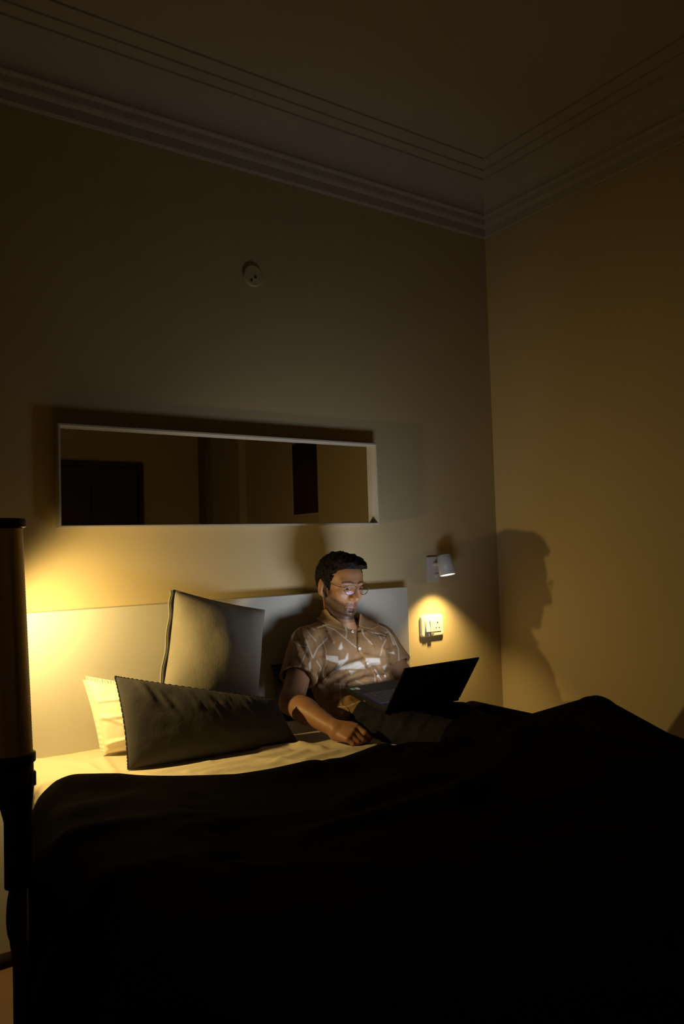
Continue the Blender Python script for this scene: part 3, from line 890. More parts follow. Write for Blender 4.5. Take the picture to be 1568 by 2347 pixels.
# left hand on the keyboard
la = np.array([-.35, -.90, -.12]); la /= np.linalg.norm(la)
lb = np.array([.90, -.35, 0]); lb -= la*(lb @ la); lb /= np.linalg.norm(lb)
ln_ = np.cross(la, lb); ln_ = ln_ if ln_[2] > 0 else -ln_
def LP(a, b, n): return WRL+la*a+lb*b+ln_*n
def lhand_sdf(P):
    d = cap(P, LP(0, -.008, 0), LP(.075, -.024, .002), .020, .0125)
    d = su(d, cap(P, LP(0, 0, 0), LP(.078, -.002, .004), .020, .0125), .012)
    d = su(d, cap(P, LP(0, .010, 0), LP(.068, .022, .0), .019, .0115), .012)
    for i, (b, a, r, l1, l2) in enumerate([(-.026, .078, .009, .038, .024), (-.009, .080, .0092, .042, .026), (.008, .076, .009, .040, .025), (.024, .068, .008, .032, .020)]):
        p0 = LP(a, b, .003); p1 = p0+(la*.97-ln_*.12)*l1; p2 = p1+(la*.6-ln_*.75)*l2
        f = su(cap(P, p0, p1, r, r*.9), cap(P, p1, p2, r*.9, r*.75), .003)
        d = su(d, f, .0035)
    d = su(d, su(cap(P, LP(.015, -.022, -.006), LP(.048, -.046, -.010), .014, .011), cap(P, LP(.048, -.046, -.010), LP(.076, -.048, -.014), .011, .0085), .004), .007)
    return d

def body_sdf(P):
    d = torso_core(P, -.010)
    d = su(d, cap(P, NB+[0, .01, -.03], hw_((0, -.022, -.060)), .057, .052), .025)
    # throat
    d = su(d, cap(P, NB+[.0, -.035, -.02], hw_((0, .022, -.100)), .030, .030), .02)
    d = su(d, head_sdf(P), .010)
    d = su(d, cap(P, SHR, ELR, .046, .041), .02)
    d = su(d, cap(P, ELR, ELR+(WRR-ELR)*.35, .040, .0405), .015)
    d = su(d, cap(P, ELR+(WRR-ELR)*.3, WRR, .0405, .0255), .015)
    d = su(d, cap(P, SHL, ELL, .046, .040), .02)
    d = su(d, cap(P, ELL, ELL+(WRL-ELL)*.35, .039, .039), .015)
    d = su(d, cap(P, ELL+(WRL-ELL)*.3, WRL, .039, .025), .015)
    d = su(d, hand_sdf(P), .010)
    d = su(d, lhand_sdf(P), .010)
    return d

man = thing('person', 'man with glasses in a tan printed shirt, sitting up in bed using a laptop', 'person', (-1.0, -.22, MT))
body = sdf_obj('body', body_sdf, (-1.45, -.72, .56), (-.66, .0, 1.22), .0025, M['skin'], man)
# stubble, moustache, eyebrow and lip tints, plus painted shade where the lips meet
V = np.array([v.co[:] for v in body.data.vertices]); V = (np.array(body.matrix_parent_inverse)[:3, :3] @ V.T).T*0+V
q = hl(V); ax = np.abs(q[:, 0])
def sm(v, a, b): t = np.clip((v-a)/(b-a), 0, 1); return t*t*(3-2*t)
nearhead = (np.linalg.norm(q, axis=1) < .16)
jawline = sm(-q[:, 2]-.062+ (ax-.03)*.42 - (q[:, 1]-.04)*.15, -.002, .014)
beard = jawline*(q[:, 1] > -.03)*(1-sm(-q[:, 2], .128, .140))*(1-sm(ax, .078, .082))
side = sm(ax, .054, .062)*sm(-q[:, 2], .020, .035)*sm(q[:, 1], .004, .010)*(1-sm(q[:, 1], .024, .042))*.9
must = sm(.0052-np.abs(q[:, 2]+.0685+ax*.20), -.002, .002)*(ax < .027)*(q[:, 1] > .06)*sm(ax, .001, .005)
goat = sm(.010-np.abs(q[:, 2]+.1010), -.002, .004)*(ax < .012)*(q[:, 1] > .06)
brow = sm(.0042-np.abs(q[:, 2]-.0065+(ax-.028)**2*9-.0015), -.0015, .0015)*(ax > .009)*(ax < .049)*(q[:, 1] > .05)
lipz = ((q[:, 2] < -.0752) & (q[:, 2] > -.0880) & (ax < .025) & (q[:, 1] > .074)).astype(float)
beard_core = np.clip(.92*beard+.5*sm(-q[:, 2], .100, .116)*(q[:, 1] > -.02), 0, 1)
crease_shade = sm(.0016-np.abs(q[:, 2]+.0807), -.0006, .0008)*(ax < .023)*(q[:, 1] > .07)*.75  # shade between the lips, painted as a thin dark line
hair_and_shade = np.clip(np.maximum.reduce([crease_shade, beard_core*(1-lipz), side, must*.70*(1-lipz), goat, brow*.95]), 0, 1)*nearhead
a1 = body.data.attributes.new('hair_and_shade', 'FLOAT', 'POINT'); a1.data.foreach_set('value', hair_and_shade.astype(np.float32))
a2 = body.data.attributes.new('lip', 'FLOAT', 'POINT'); a2.data.foreach_set('value', (lipz*nearhead).astype(np.float32))

# eyes
for sx in (-1, 1):
    bm = bmesh.new(); bmesh.ops.create_uvsphere(bm, u_segments=24, v_segments=16, radius=.0124)
    bmesh.ops.translate(bm, verts=bm.verts, vec=hw_((sx*.031, .072, -.0165))); ey = from_bm('eyeball', bm, M['eye'], man, True, True)
    gaze = HM @ np.array([.06, .96, -.24]); gaze /= np.linalg.norm(gaze)
    bm = bmesh.new(); bmesh.ops.create_uvsphere(bm, u_segments=20, v_segments=12, radius=.0082)
    for v in bm.verts: v.co = v.co*1.0
    bmesh.ops.translate(bm, verts=bm.verts, vec=hw_((sx*.031, .072, -.0165))+gaze*.0056); from_bm('iris', bm, M['iris'], ey, True, True)

# hair
def nz3(q, f, s):
    r = np.random.RandomState(s); o = 0
    for k in range(5):
        a = r.randn(3); a *= f*(1+.5*r.rand())/np.linalg.norm(a); b = r.randn(3)*f*.7
        o = o+np.sin(q @ a+r.rand()*6.3+1.2*np.sin(q @ b))/5
    return o
def hair_sdf(P):
    q = hl(P); ax = np.abs(q[:, 0])
    d = ell(q, (0, -.016, .014), (.0815, .101, .092))
    d = su(d, ell(q, (.006, .040, .072), (.058, .046, .030)), .022)
    d = su(d, ell(q, (.026, .068, .062), (.030, .026, .020)), .016)
    d = d - .0058*nz3(q, 150, 5) - .0040*nz3(q*[1, .6, 1], 340, 8)
    y = q[:, 1]
    line = np.interp(y, [-.12, -.055, -.028, -.016, .002, .016, .024, .036, .050, .066, .09],
                     [-.085, -.080, -.048, .012, .002, -.034, -.030, .010, .044, .054, .056])
    return np.maximum(d, (line-q[:, 2])*.75)
sdf_obj('hair', hair_sdf, HC-.14, HC+.14, .0022, M['hair'], man, 1)

# glasses: rounded panto frames
gl = thing('glasses', 'thin dark wire-framed glasses on the seated man\'s face', 'glasses', tuple(hw_((0, .105, -.012))))
def lens_loop(sx, n=40, k=1.0):
    out = []
    for i in range(n):
        a = 2*math.pi*i/n
        x, z = math.cos(a), math.sin(a)
        r = 1/((abs(x)**2.5+abs(z)**2.5)**(1/2.5))
        zz = z*r*(.0175 if z > 0 else .0185)
        xx = x*r*(.0222-.003*(z < 0)*abs(z))
        X_ = sx*.0315+xx*k
        out.append(hw_((X_, .109-abs(X_)**2*3.6+.10*zz*k, -.0165+zz*k)))
    return out
for sx in (-1, 1):
    lp_ = lens_loop(sx)
    bm = bmesh.new(); tube(bm, [Vector(p) for p in lp_], .00115, 8, closed=True); rim = from_bm('rim', bm, M['glassframe'], gl, True, True)
    bm = bmesh.new(); inner = [bm.verts.new(Vector(p)) for p in lens_loop(sx, 40, .985)]
    cc_ = bm.verts.new(Vector(hw_((sx*.0315, .109-.0315**2*3.6+.0012, -.0165))))
    for i in range(40): bm.faces.new((inner[i], inner[(i+1) % 40], cc_))
    from_bm('lens', bm, M['lens'], rim, True, True)
    bm = bmesh.new()
    tube(bm, [Vector(hw_(p)) for p in ((sx*.0530, .0990, -.010), (sx*.0720, .083, -.006), (sx*.0785, .040, -.002), (sx*.0815, .002, .000), (sx*.081, -.014, -.014))], [.0011, .0011, .0011, .0014, .0018], 8)
    from_bm('temple_arm', bm, M['glassframe'], gl, True, True)
bm = bmesh.new(); tube(bm, [Vector(hw_(p)) for p in ((-.0095, .109, -.011), (-.005, .1105, -.0085), (.005, .1105, -.0085), (.0095, .109, -.011))], .0013, 8)
tube(bm, [Vector(hw_(p)) for p in ((-.0125, .107, -.004), (0, .110, -.0025), (.0125, .107, -.004))], .0010, 8)
from_bm('bridge', bm, M['glassframe'], gl, True, True)

# ---- shirt
SLR_A, SLR_B = SHR+[-.005, 0, .0], ELR+(SHR-ELR)*.40
SLL_A, SLL_B = SHL, ELL+(SHL-ELL)*.42
VT, VB = NB+[0, -.085, .050], None
def shirt_base(P):
    d = torso_core(P, .006)
    d = su(d, ell(P, (-.995, -.30, .650), (.186, .148, .066)), .03)
    def sleeve(A, B, r0, r1):
        ax_ = (B-A)/np.linalg.norm(B-A)
        s = cap(P, A, B+ax_*.03, r0, r1)
        cut = (P-B) @ ax_
        s = np.maximum(s, cut)
        inner = cap(P, A+(B-A)*.95, B+ax_*.05, r1-.014, r1-.009)
        return np.maximum(s, -inner)
    a = sleeve(SLR_A, SLR_B, .060, .066)
    b = sleeve(SLL_A, SLL_B, .060, .064)
    d = su(d, a, .022); d = su(d, b, .022)
    return d
VBp = march(shirt_base, 821, 1441)
def placket_x(z):    # front opening line, world x as a function of height
    return np.interp(z, [p[2] for p in PLK], [p[0] for p in PLK])
PLK = [march(shirt_base, a, b) for a, b in ((868, 1562), (857, 1545), (843, 1522), (834, 1507), (824, 1496), (820, 1480), (822, 1455), (822, 1430), (818, 1418))]
PLK = sorted([p for p in PLK if p is not None], key=lambda p: p[2])
FOLD = []
for pl, r, s_ in [
    (((716, 1508), (740, 1500), (770, 1505)), .007, -1), (((742, 1562), (780, 1535), (815, 1522), (838, 1513)), .009, 1),
    (((745, 1572), (785, 1546), (822, 1530), (850, 1520)), .007, -1), (((838, 1504), (866, 1512), (886, 1508)), .007, 1),
    (((842, 1514), (868, 1520), (890, 1518)), .006, -1), (((868, 1524), (884, 1518), (893, 1530), (886, 1545)), .008, 1),
    (((876, 1488), (890, 1484), (905, 1478)), .006, -1), (((886, 1460), (878, 1490), (884, 1510)), .007, 1),
    (((690, 1440), (700, 1470), (712, 1505)), .007, 1), (((682, 1448), (690, 1480), (706, 1512)), .005, -1),
    (((702, 1432), (712, 1460), (722, 1482)), .005, -1), (((672, 1470), (684, 1500), (700, 1530)), .006, 1),
    (((740, 1425), (752, 1450), (764, 1470)), .004, 1), (((765, 1622), (805, 1612), (850, 1600)), .006, -1),
    (((760, 1612), (800, 1600), (850, 1588)), .008, 1), (((716, 1545), (730, 1575), (748, 1600)), .008, 1),
    (((724, 1530), (748, 1550), (770, 1560)), .007, -1), (((838, 1450), (846, 1470), (856, 1486)), .005, 1),
    (((850, 1440), (862, 1452), (880, 1458)), .004, -1), (((800, 1570), (840, 1556), (880, 1552)), .007, 1),
    (((790, 1560), (830, 1545), (860, 1540)), .005, -1), (((652, 1500), (664, 1520), (680, 1540)), .005, -1)]:
    pts = [march(shirt_base, a, b) for a, b in pl]
    pts = [p for p in pts if p is not None]
    for p0, p1 in zip(pts, pts[1:]): FOLD.append((p0, p1, r, s_))
def shirt_sdf(P):
    d = shirt_base(P)
    nr_ = np.nonzero(np.abs(d) < .022)[0]
    if len(nr_):
        Pn = P[nr_]; dn = d[nr_]
        for p0, p1, r, s_ in FOLD:
            c_ = cap(Pn, p0, p1, 0.0)
            dn = dn-(1.5 if s_ > 0 else -.75)*r*np.exp(-(c_/(r*1.25))**2)
        d[nr_] = dn
    front = (P[:, 1] < -.20) & (np.abs(P[:, 0]+1.0) < .14)
    xl = placket_x(P[:, 2])
    st = np.clip((P[:, 0]-xl)/.003, -1, 1)
    d = d-np.where(front, .0032*st*np.exp(-np.maximum(P[:, 0]-xl, 0)/.05), 0)
    d = d+np.where(front, .003*np.exp(-((P[:, 0]-xl+.003)/.003)**2), 0)
    d = d-.0036*nz3(P, 34, 21)-.0016*nz3(P, 90, 4)
    # open collar
    neck = cap(P, NB+[0, .015, -.005], NB+[0, -.01, .11], .064, .070)
    d = ss(d, neck, .006)
    wedge = cap(P, NB+[-.002, -.06, .035], VBp+[0, -.006, .0], .046, .010)
    d = ss(d, wedge, .005)
    # straight hem
    d = np.maximum(d, .628-P[:, 2])
    return d
shirt_ob = sdf_obj('shirt', shirt_sdf, (-1.42, -.50, .58), (-.66, .0, .99), .0024, M['shirt'], man, 2)
def poly_sd(qx_, qy_, poly):
    """signed distance to a polygon (negative inside)"""
    dm = np.full(len(qx_), 1e9); ins_ = np.zeros(len(qx_), bool)
    for (xa, ya), (xb, yb) in zip(poly, poly[1:]+poly[:1]):
        L2 = (xb-xa)**2+(yb-ya)**2
        tt = np.clip(((qx_-xa)*(xb-xa)+(qy_-ya)*(yb-ya))/L2, 0, 1)
        dm = np.minimum(dm, np.hypot(qx_-xa-tt*(xb-xa), qy_-ya-tt*(yb-ya)))
        if ya != yb: ins_ ^= ((ya > qy_) != (yb > qy_)) & (qx_ < (xb-xa)*(qy_-ya)/(yb-ya)+xa)
    return np.where(ins_, -dm, dm)
# pale leaf shapes and sketch lines of the print, laid out on the shirt front
LEAF = [[(525, 500), (660, 510), (665, 560), (700, 552), (740, 540), (772, 470), (776, 545), (720, 600), (650, 668), (630, 650), (665, 590), (560, 560), (530, 545)],
        [(640, 668), (700, 625), (800, 590), (900, 560), (960, 620), (972, 655), (780, 650)],
        [(972, 530), (1130, 530), (1142, 600), (1045, 612), (1002, 640), (972, 580)], [(1160, 625), (1212, 598), (1180, 672)],
        [(620, 95), (700, 110), (735, 152), (640, 140)], [(142, 345), (130, 250), (190, 180), (248, 185), (185, 222), (160, 290)],
        [(780, 670), (862, 675), (805, 718)], [(395, 40), (440, 35), (505, 92), (430, 92)], [(1018, 175), (1062, 130), (1066, 180), (1032, 212)],
        [(290, 440), (315, 410), (325, 455), (300, 480)], [(1068, 700), (1085, 790), (1075, 800)], [(700, 350), (715, 420), (690, 440), (662, 430)],
        [(1230, 470), (1290, 455), (1300, 490)], [(330, 600), (352, 560), (360, 640), (340, 680)], [(670, 1120), (740, 1130), (700, 1170)]]
STRK = [[(490, 160), (620, 210), (720, 290), (870, 415)], [(380, 530), (430, 420), (540, 310)], [(500, 785), (600, 690), (690, 640)],
        [(1140, 505), (1160, 400), (1200, 320)], [(1080, 110), (1120, 160), (1200, 200), (1270, 280), (1340, 430), (1345, 560)],
        [(1180, 300), (1195, 245), (1232, 235), (1290, 380)], [(300, 190), (340, 260), (412, 335)], [(265, 150), (330, 170), (400, 215)],
        [(930, 210), (950, 280), (1045, 375)], [(200, 690), (240, 610), (292, 500)], [(685, 815), (690, 1055)], [(862, 785), (945, 825)],
        [(262, 240), (330, 400), (378, 530)], [(1075, 660), (1150, 790)], [(160, 345), (230, 390), (330, 405)], [(620, 820), (780, 825)],
        [(745, 190), (760, 240), (750, 300)], [(1040, 240), (1110, 262), (1150, 320)], [(640, 1080), (760, 1075), (900, 1020)], [(420, 560), (470, 640), (430, 760)]]
n_ = len(shirt_ob.data.vertices); cv = np.empty(n_*3, np.float32); shirt_ob.data.vertices.foreach_get('co', cv); cv = cv.reshape(-1, 3).astype(float)
nn = np.empty(n_*3, np.float32); shirt_ob.data.vertices.foreach_get('normal', nn); nn = nn.reshape(-1, 3)
dd_ = cv-CAM; Dp = dd_ @ Fv
qx = (IW/2+FPX*(dd_ @ R2)/Dp-640)*4.9; qy = (IH/2-FPX*(dd_ @ U2)/Dp-1400)*4.9
pr_ = np.zeros(n_)
for poly in LEAF:
    pr_ = np.maximum(pr_, np.clip(.5-poly_sd(qx, qy, poly)/12., 0, 1)*.80)
for pl in STRK:
    for (xa, ya), (xb, yb) in zip(pl, pl[1:]):
        tt = np.clip(((qx-xa)*(xb-xa)+(qy-ya)*(yb-ya))/((xb-xa)**2+(yb-ya)**2), 0, 1)
        d_ = np.hypot(qx-xa-tt*(xb-xa), qy-ya-tt*(yb-ya)); pr_ = np.maximum(pr_, np.clip(1.35-d_/7.0, 0, 1)*.55)
pr_ *= ((nn*(-dd_)).sum(1) > -.02)
ap_ = shirt_ob.data.attributes.new('print', 'FLOAT', 'POINT'); ap_.data.foreach_set('value', pr_.astype(np.float32))

shirt_o = shirt_ob
for poly in ([(730, 1402), (726, 1419), (748, 1431), (770, 1438), (792, 1446), (787, 1431), (771, 1419), (757, 1409), (748, 1396)],
             [(825, 1406), (822, 1434), (836, 1439), (854, 1442), (870, 1434), (852, 1422), (838, 1413)]):
    def collar_sdf(P, poly=poly):
        d = su(shirt_base(P), cap(P, NB+[0, .012, -.03], NB+[0, .006, .05], .060, .062), .02)
        w_ = P-CAM; dp = w_ @ Fv
        p2 = poly_sd(IW/2+FPX*(w_ @ R2)/dp, IH/2-FPX*(w_ @ U2)/dp, poly)*dp/FPX
        return np.maximum(np.maximum(d-.0125, .0035-d), np.maximum(p2, P[:, 1]+.10))
    sdf_obj('collar', collar_sdf, (-1.16, -.34, .86), (-.84, -.08, 1.0), .0017, M['shirt'], shirt_o, 2)
for (a, b) in ((808, 1448), (824, 1487), (843, 1519), (866, 1550), (882, 1550)):
    h = march(shirt_sdf, a, b)
    if h is None: continue
    e_ = 2e-3
    g_ = np.array([shirt_sdf((h+np.eye(3)[k]*e_)[None])[0]-shirt_sdf((h-np.eye(3)[k]*e_)[None])[0] for k in range(3)]); g_ /= np.linalg.norm(g_)
    bm = bmesh.new(); lathe(bm, [(0, -.002), (.0055, -.002), (.0058, .0012), (.0046, .0022), (.004, .0014), (0, .0014)], 20)
    Mx = Vector(g_).to_track_quat('Z', 'Y').to_matrix().to_4x4(); Mx.translation = Vector(h+g_*.0012)
    bmesh.ops.transform(bm, matrix=Mx, verts=bm.verts); from_bm('button', bm, M['button'], shirt_o, True, True)

# ---- trousers 
def trouser_sdf(P):
    d = ell(P, (-.985, -.27, .635), (.155, .11, .055))
    d = su(d, cap(P, (-1.070, -.34, .618), (-1.085, -.60, .620), .072, .070), .03)
    d = su(d, cap(P, (-1.085, -.60, .622), (-1.01, -.97, .628), .070, .056), .02)
    d = su(d, cap(P, (-1.01, -.97, .628), (-.97, -1.40, .600), .054, .040), .02)
    d = su(d, cap(P, (-.890, -.34, .618), (-.835, -.60, .602), .072, .067), .03)
    d = su(d, cap(P, (-.835, -.60, .602), (-.780, -.85, .585), .066, .052), .02)
    d = su(d, cap(P, (-.780, -.85, .585), (-.695, -1.05, .662), .052, .056), .02)
    d = su(d, cap(P, (-.695, -1.05, .662), (-.78, -1.42, .600), .054, .040), .02)
    d = d-.0045*nz3(P, 42, 31)-.0025*nz3(P, 95, 14)
    for (a_, b_2, r, s_) in TF:
        c_ = cap(P, a_, b_2, 0.0); d = d-s_*r*.8*np.exp(-(c_/(r*1.3))**2)
    return d
TF = []
for pl, r, s_ in [(((806, 1660), (830, 1640), (858, 1632)), .010, 1), (((812, 1672), (842, 1650), (868, 1640)), .008, -1), (((850, 1700), (858, 1668), (872, 1645)), .009, 1),
                  (((868, 1702), (874, 1672), (884, 1648)), .008, -1), (((905, 1690), (925, 1660), (935, 1640)), .009, 1), (((960, 1670), (985, 1645)), .009, 1), (((1030, 1612), (1062, 1616), (1085, 1626)), .010, 1)]:
    pts = [march(trouser_sdf, a, b) for a, b in pl]
    pts = [p for p in pts if p is not None]
    for p0, p1 in zip(pts, pts[1:]): TF.append((p0, p1, r, s_))
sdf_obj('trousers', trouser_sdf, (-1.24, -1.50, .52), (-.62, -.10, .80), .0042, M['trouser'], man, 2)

# ------------------------------------------------------------------ laptop
lap = thing('laptop', 'open black laptop resting on the seated man\'s thighs', 'laptop', (-1.009, -.376, .735))
LW, LD, LT = .318, .226, .017
p0 = at(787, 1576, y=-.376); p1 = at(873, 1628, y=-.60)
tilt = math.atan2(p1[2]-p0[2], -(p1[1]-p0[1]))    # falls towards the hinge
lap.location = (p0[0]+LW/2+.006, -.376, p0[2]-LT)
lap.rotation_euler = (-tilt, 0, 0)
bpy.context.view_layer.update()
bm = bmesh.new(); bx(bm, -LW/2, LW/2, -LD, 0, 0, LT, .003, 2); base = from_bm('keyboard_base', bm, M['lapblack'], lap)
bm = bmesh.new(); bx(bm, -.143, .143, -.178, -.078, LT-.0004, LT+.0006); from_bm('key_backlight', bm, M['keyglow'], base)
kx = [14]*5
for r_ in range(5):
    for c_ in range(14):
        x0_ = -.142+c_*.0203; y0_ = -.0800-r_*.0195
        w_ = .0178
        if r_ == 0 and 3 <= c_ <= 8:
            if c_ > 3: continue
            w_ = .0178+.0203*5
        bm = bmesh.new(); bx(bm, x0_+.0012, x0_+.0012+w_, y0_-.0172, y0_, LT, LT+.0022, .0006, 1)
        from_bm('key', bm, M['keys'], base)
bm = bmesh.new(); bx(bm, -.052, .052, -.068, -.010, LT, LT+.0007, .0003, 1); from_bm('trackpad', bm, M['lapblack'], base)
bm = bmesh.new(); bx(bm, -.151, -.137, -.030, -.014, LT, LT+.0006); from_bm('green_sticker', bm, M['sticker1'], base)
bm = bmesh.new(); bx(bm, -.133, -.119, -.034, -.016, LT, LT+.0006); from_bm('grey_sticker', bm, M['sticker2'], base)
for k in range(3):
    bm = bmesh.new(); bx(bm, -LW/2-.0005, -LW/2+.002, -.12-.028*k, -.108-.028*k, .005, .010); from_bm('side_port', bm, M['steel' if k == 0 else 'hole'], base)
# lid
hinge_w = at(873, 1628, y=-.60); top_w = at(916, 1528, y=-.705)
lean = math.atan2(-(top_w[1]-hinge_w[1]), top_w[2]-hinge_w[2]) + tilt
LH = math.hypot(top_w[1]-hinge_w[1], top_w[2]-hinge_w[2])
lid = bpy.data.objects.new('display_lid', bpy.data.meshes.new('display_lid')); COL.objects.link(lid); lid.parent = lap
bm = bmesh.new(); bx(bm, -LW/2, LW/2, -.006, 0, .004, LH, .0025, 2)
bm.to_mesh(lid.data); bm.free(); lid.data.materials.append(M['lapblack'])
lid.location = (0, -LD+.004, LT*.6); lid.rotation_euler = (lean, 0, 0)
bm = bmesh.new(); bx(bm, -LW/2+.008, LW/2-.008, -.0001, .0008, .018, LH-.009); scr = from_bm('screen', bm, M['screen'], lid)
ld = bpy.data.lights.new('display_light', 'AREA'); ld.shape = 'RECTANGLE'; ld.size = LW-.016; ld.size_y = LH-.027
ld.spread = math.radians(116); ld.energy = SCREEN_W; ld.color = SCREEN_COL
lo = bpy.data.objects.new('display_light', ld); COL.objects.link(lo); lo.parent = lid
lo.location = (0, .0013, (.018+LH-.009)/2); lo.rotation_euler = (math.radians(90), 0, 0)

for s_ in (-1, 1):
    bm = bmesh.new(); tube(bm, [(s_*.085, -.001, .003), (s_*.135, -.001, .003)], .0055, 12)
    from_bm('hinge', bm, M['lapblack'], lid)

# ------------------------------------------------------------------ duvet
EDGE = [at(a, b, z=MT+.055)[:2]+np.array([0, .03]) for a, b in ((75, 1872), (92, 1835), (112, 1812), (135, 1796), (165, 1786), (280, 1783), (400, 1782), (540, 1780), (640, 1766), (740, 1758), (800, 1735), (870, 1710))]
EDGE += [at(a, b, z=zz)[:2] for a, b, zz in ((930, 1700, .64), (1000, 1681, .665), (1060, 1668, .675), (1100, 1660, .68))] + [np.array([-.90, -.86]), np.array([-.80, -.72]), np.array([-.74, -.52]), np.array([-.66, -.40]), np.array([-.53, -.36]), np.array([-.30, -.36])]
EDGE = sorted([tuple(p) for p in EDGE]); ex = np.array([p[0] for p in EDGE]); eyy = np.array([p[1] for p in EDGE])
nu, nv = 420, 340
U_ = np.linspace(-.62, 1.34, nu); V_ = np.linspace(0, 1, nv)**1.15
UU, VV = np.meshgrid(U_, V_, indexing='ij')
dx0, dx1 = -2.175, -.590
Xp = dx0+(dx1-dx0)*UU                       # flattened coordinate across
ye = np.interp(np.clip(Xp, -2.2, -.45), ex, eyy)
ye = np.where(Xp < -2.19, ye-.9*(-2.19-Xp), ye)
yf = -2.21
Yp = ye+(yf-ye)*VV
over_f = np.maximum(-(Yp+2.13), 0)
Xw, dropx = wrap(Xp, dx0, dx1, .05)
Lf = MT+.030
h = Lf-.024*np.clip((Xp+.86)/.12, 0, 1)
gx = lambda cx_, cy_, sx_, sy_: np.exp(-((Xp-cx_)/sx_)**2-((Yp-cy_)/sy_)**2)
legs = lambda P: trouser_sdf(P)
# legs and knees under the duvet
gy = np.where(Yp > -1.04, .10, .25)
mound = .070*gx(-.69, -1.10, .105, gy)+.040*gx(-1.00, -1.04, .13, gy)+.020*gx(-.95, -1.40, .25, .22)
h += mound
# fold pattern
h += .010*fbm(Xp, Yp*.8, 17, .9, 4)*np.clip(VV*6, .2, 1)*np.clip((-.60-Xp)/.25, .15, 1)
for pl, wd, am in [
    ([(170, 1800), (260, 1800), (420, 1820), (520, 1800), (700, 1775)], .030, .022), ([(180, 1850), (300, 1830), (430, 1850)], .022, .022),
    ([(190, 1910), (330, 1880), (480, 1870)], .025, .020), ([(380, 1840), (420, 1900), (500, 1960)], .022, .020), ([(450, 1900), (560, 1870), (700, 1850)], .020, .014),
    ([(740, 1765), (900, 1745), (1040, 1705), (1190, 1655)], .022, .024), ([(800, 1830), (930, 1790), (1080, 1770)], .022, .018),
    ([(1040, 1830), (1150, 1760), (1230, 1690)], .022, .022), ([(700, 1900), (860, 1850), (1040, 1820)], .025, .016),
    ([(560, 1980), (700, 1960), (900, 1990), (1000, 2020)], .020, .014), ([(250, 2010), (420, 1980), (520, 2010)], .03, .018),
    ([(880, 1770), (1000, 1730), (1120, 1690)], .016, .014), ([(1180, 1700), (1300, 1650)], .03, .010)]:
    h += ridge(Xp+.02*fbm(Xp, Yp, 31, 2.2, 2), Yp+.02*fbm(Xp, Yp, 32, 2.2, 2), px_line(pl, MT+.05), wd*1.45, am*.8)*np.clip(.75+.7*fbm(Xp, Yp, 33, 1.5, 2), .15, 1.2)*np.where((Yp > -.95), np.clip((-.92-Xp)/.12, .15, 1), 1)
# rolled, puffed head edge
de = (ye-Yp)
h += .015*np.exp(-((de-.05)/.05)**2)*(Xp < -1.3)
edge_r = .035
h -= np.where(de < edge_r, edge_r*.9*(1-np.sqrt(np.clip(1-(1-de/edge_r)**2, 0, 1))), 0)
# keep it above the body and trousers
legh = np.full_like(h, -1.0)
samp = [((-1.070, -.34, .618), (-1.085, -.60, .620), .072, .070), ((-1.085, -.60, .622), (-1.01, -.97, .628), .070, .056), ((-1.01, -.97, .628), (-.97, -1.40, .600), .054, .040),
        ((-.835, -.60, .602), (-.780, -.85, .585), .066, .052), ((-.780, -.85, .585), (-.695, -1.05, .662), .052, .056), ((-.695, -1.05, .662), (-.78, -1.42, .600), .054, .040)]
for a, b, ra, rb in samp:
    a = np.array(a); b = np.array(b); ab = (b-a)[:2]
    tt = np.clip(((Xp-a[0])*ab[0]+(Yp-a[1])*ab[1])/(ab @ ab), 0, 1)
    dd = np.hypot(Xp-a[0]-tt*ab[0], Yp-a[1]-tt*ab[1]); rr_ = ra+(rb-ra)*tt+.014
    legh = np.maximum(legh, np.where(dd < rr_, a[2]+(b[2]-a[2])*tt+np.sqrt(np.clip(rr_**2-dd**2, 0, None)), -1))
h = np.maximum(h, legh)
hang = np.where(Xp < dx0, np.maximum(dropx, 0), np.where(Xp > dx1, dropx, 0))
foot = np.maximum(over_f*3.5, 0)
Zw = h-hang-foot
hf = np.clip((hang-.02)/.15, 0, 1)
near_ = np.exp(-((Yp+1.25)/.16)**2)
wav = .030*np.sin(Yp*9+.8*np.sin(Yp*5))+.016*np.sin(Yp*21+1)
Xw = Xw-np.where(Xp < dx0, hf*(.050+.10*np.clip((-Yp-.85)/.7, 0, 1)+wav-.055*near_), 0)+np.where(Xp > dx1, hf*(.03+.5*wav), 0)
bulge = np.exp(-((Yp+.93)/.17)**2)
Xw = Xw-np.where(Xp < dx0, .05*bulge*np.exp(-((hang-.10)/.10)**2), 0)
Yo_ = np.maximum(Yp, -2.16-np.minimum(over_f, .03))
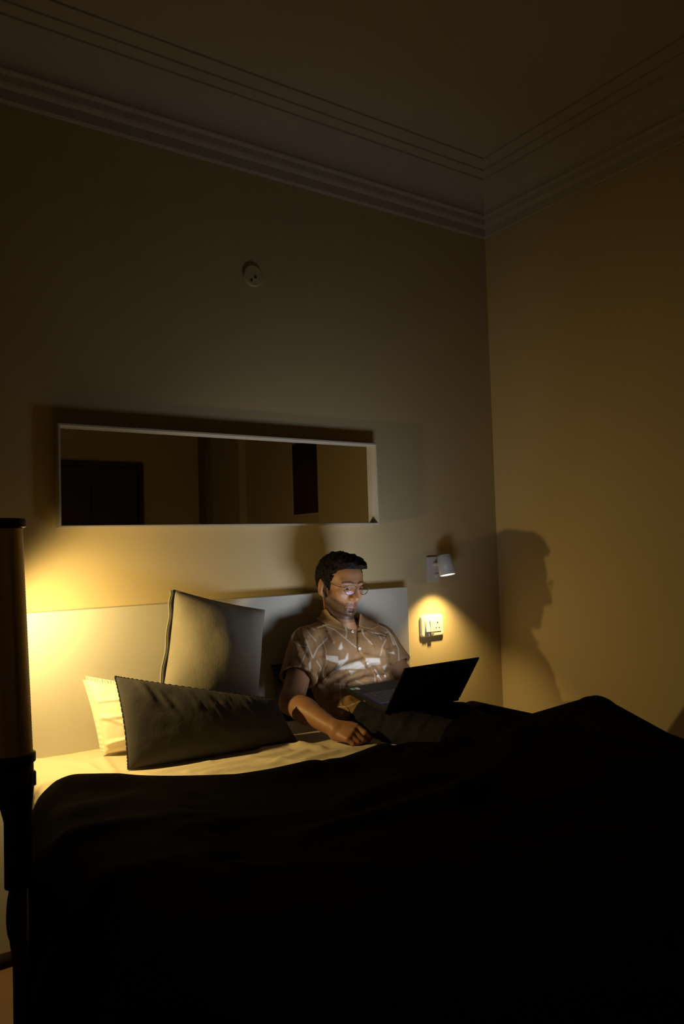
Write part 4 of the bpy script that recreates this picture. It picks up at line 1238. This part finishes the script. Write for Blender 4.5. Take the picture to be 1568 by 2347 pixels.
# hem ends above floor
Zw = np.maximum(Zw, .05)
P = np.stack([Xw, Yo_, Zw], -1)
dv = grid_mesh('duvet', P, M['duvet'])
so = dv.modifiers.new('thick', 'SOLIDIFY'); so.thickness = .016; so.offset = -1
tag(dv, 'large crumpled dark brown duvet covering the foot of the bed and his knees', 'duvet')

# ------------------------------------------------------------------ stand at the left edge
sx_, sy_ = at(30, 1735, y=-1.24)[:2]
st = thing('ribbed_stand', 'tall black stand with a ribbed upright tube at the left edge beside the bed', 'stand', (sx_, sy_, 0))
zt = at(30, 1190, y=-1.24)[2]; zcoll = at(30, 1735, y=-1.24)[2]
top = Vector((-.012, .0, zt-.014)); bot = Vector((0, 0, zcoll))
n = 150; pts = [bot+(top-bot)*(i/n) for i in range(n+1)]
bm = bmesh.new(); tube(bm, pts, [.0292+.0005*(i % 2) for i in range(n+1)], 40); from_bm('ribbed_tube', bm, M['ribbed'], st, smooth=True)
bm = bmesh.new(); tube(bm, [top, top+Vector((0, 0, .001)), top+Vector((0, 0, .012)), top+Vector((0, 0, .0145))], [.031, .0345, .0345, .032], 40); from_bm('top_cap', bm, M['blackmetal'], st)
bm = bmesh.new(); tube(bm, [bot+Vector((0, 0, -.010)), bot+Vector((0, 0, -.008)), bot+Vector((0, 0, .004)), bot+Vector((0, 0, .006))], [.030, .0335, .0335, .030], 40); from_bm('collar', bm, M['blackmetal'], st)
c2 = Vector((.006, 0, 0))
bm = bmesh.new(); tube(bm, [Vector((.001, 0, zcoll-.008)), Vector((.002, 0, zcoll-.05)), Vector((.004, 0, zcoll-.075)), Vector((.006, 0, zcoll-.10)), Vector((.006, 0, zcoll-.20))], [.029, .0285, .024, .0205, .0205], 32); from_bm('neck', bm, M['blackmetal'], st, smooth=True)
bm = bmesh.new(); bx(bm, .022, .030, -.022, -.010, zcoll-.045, zcoll-.022, .002); from_bm('clip', bm, M['steel'], st)
bm = bmesh.new(); tube(bm, [Vector((.008, 0, zcoll-.19)), Vector((.010, 0, .03))], .012, 24); from_bm('post', bm, M['blackmetal'], st, smooth=True)
bm = bmesh.new(); lathe(bm, [(0, .03), (.022, .03), (.06, .010), (.062, .0), (0, 0)], 40, (.010, 0, 0)); from_bm('base', bm, M['blackmetal'], st)
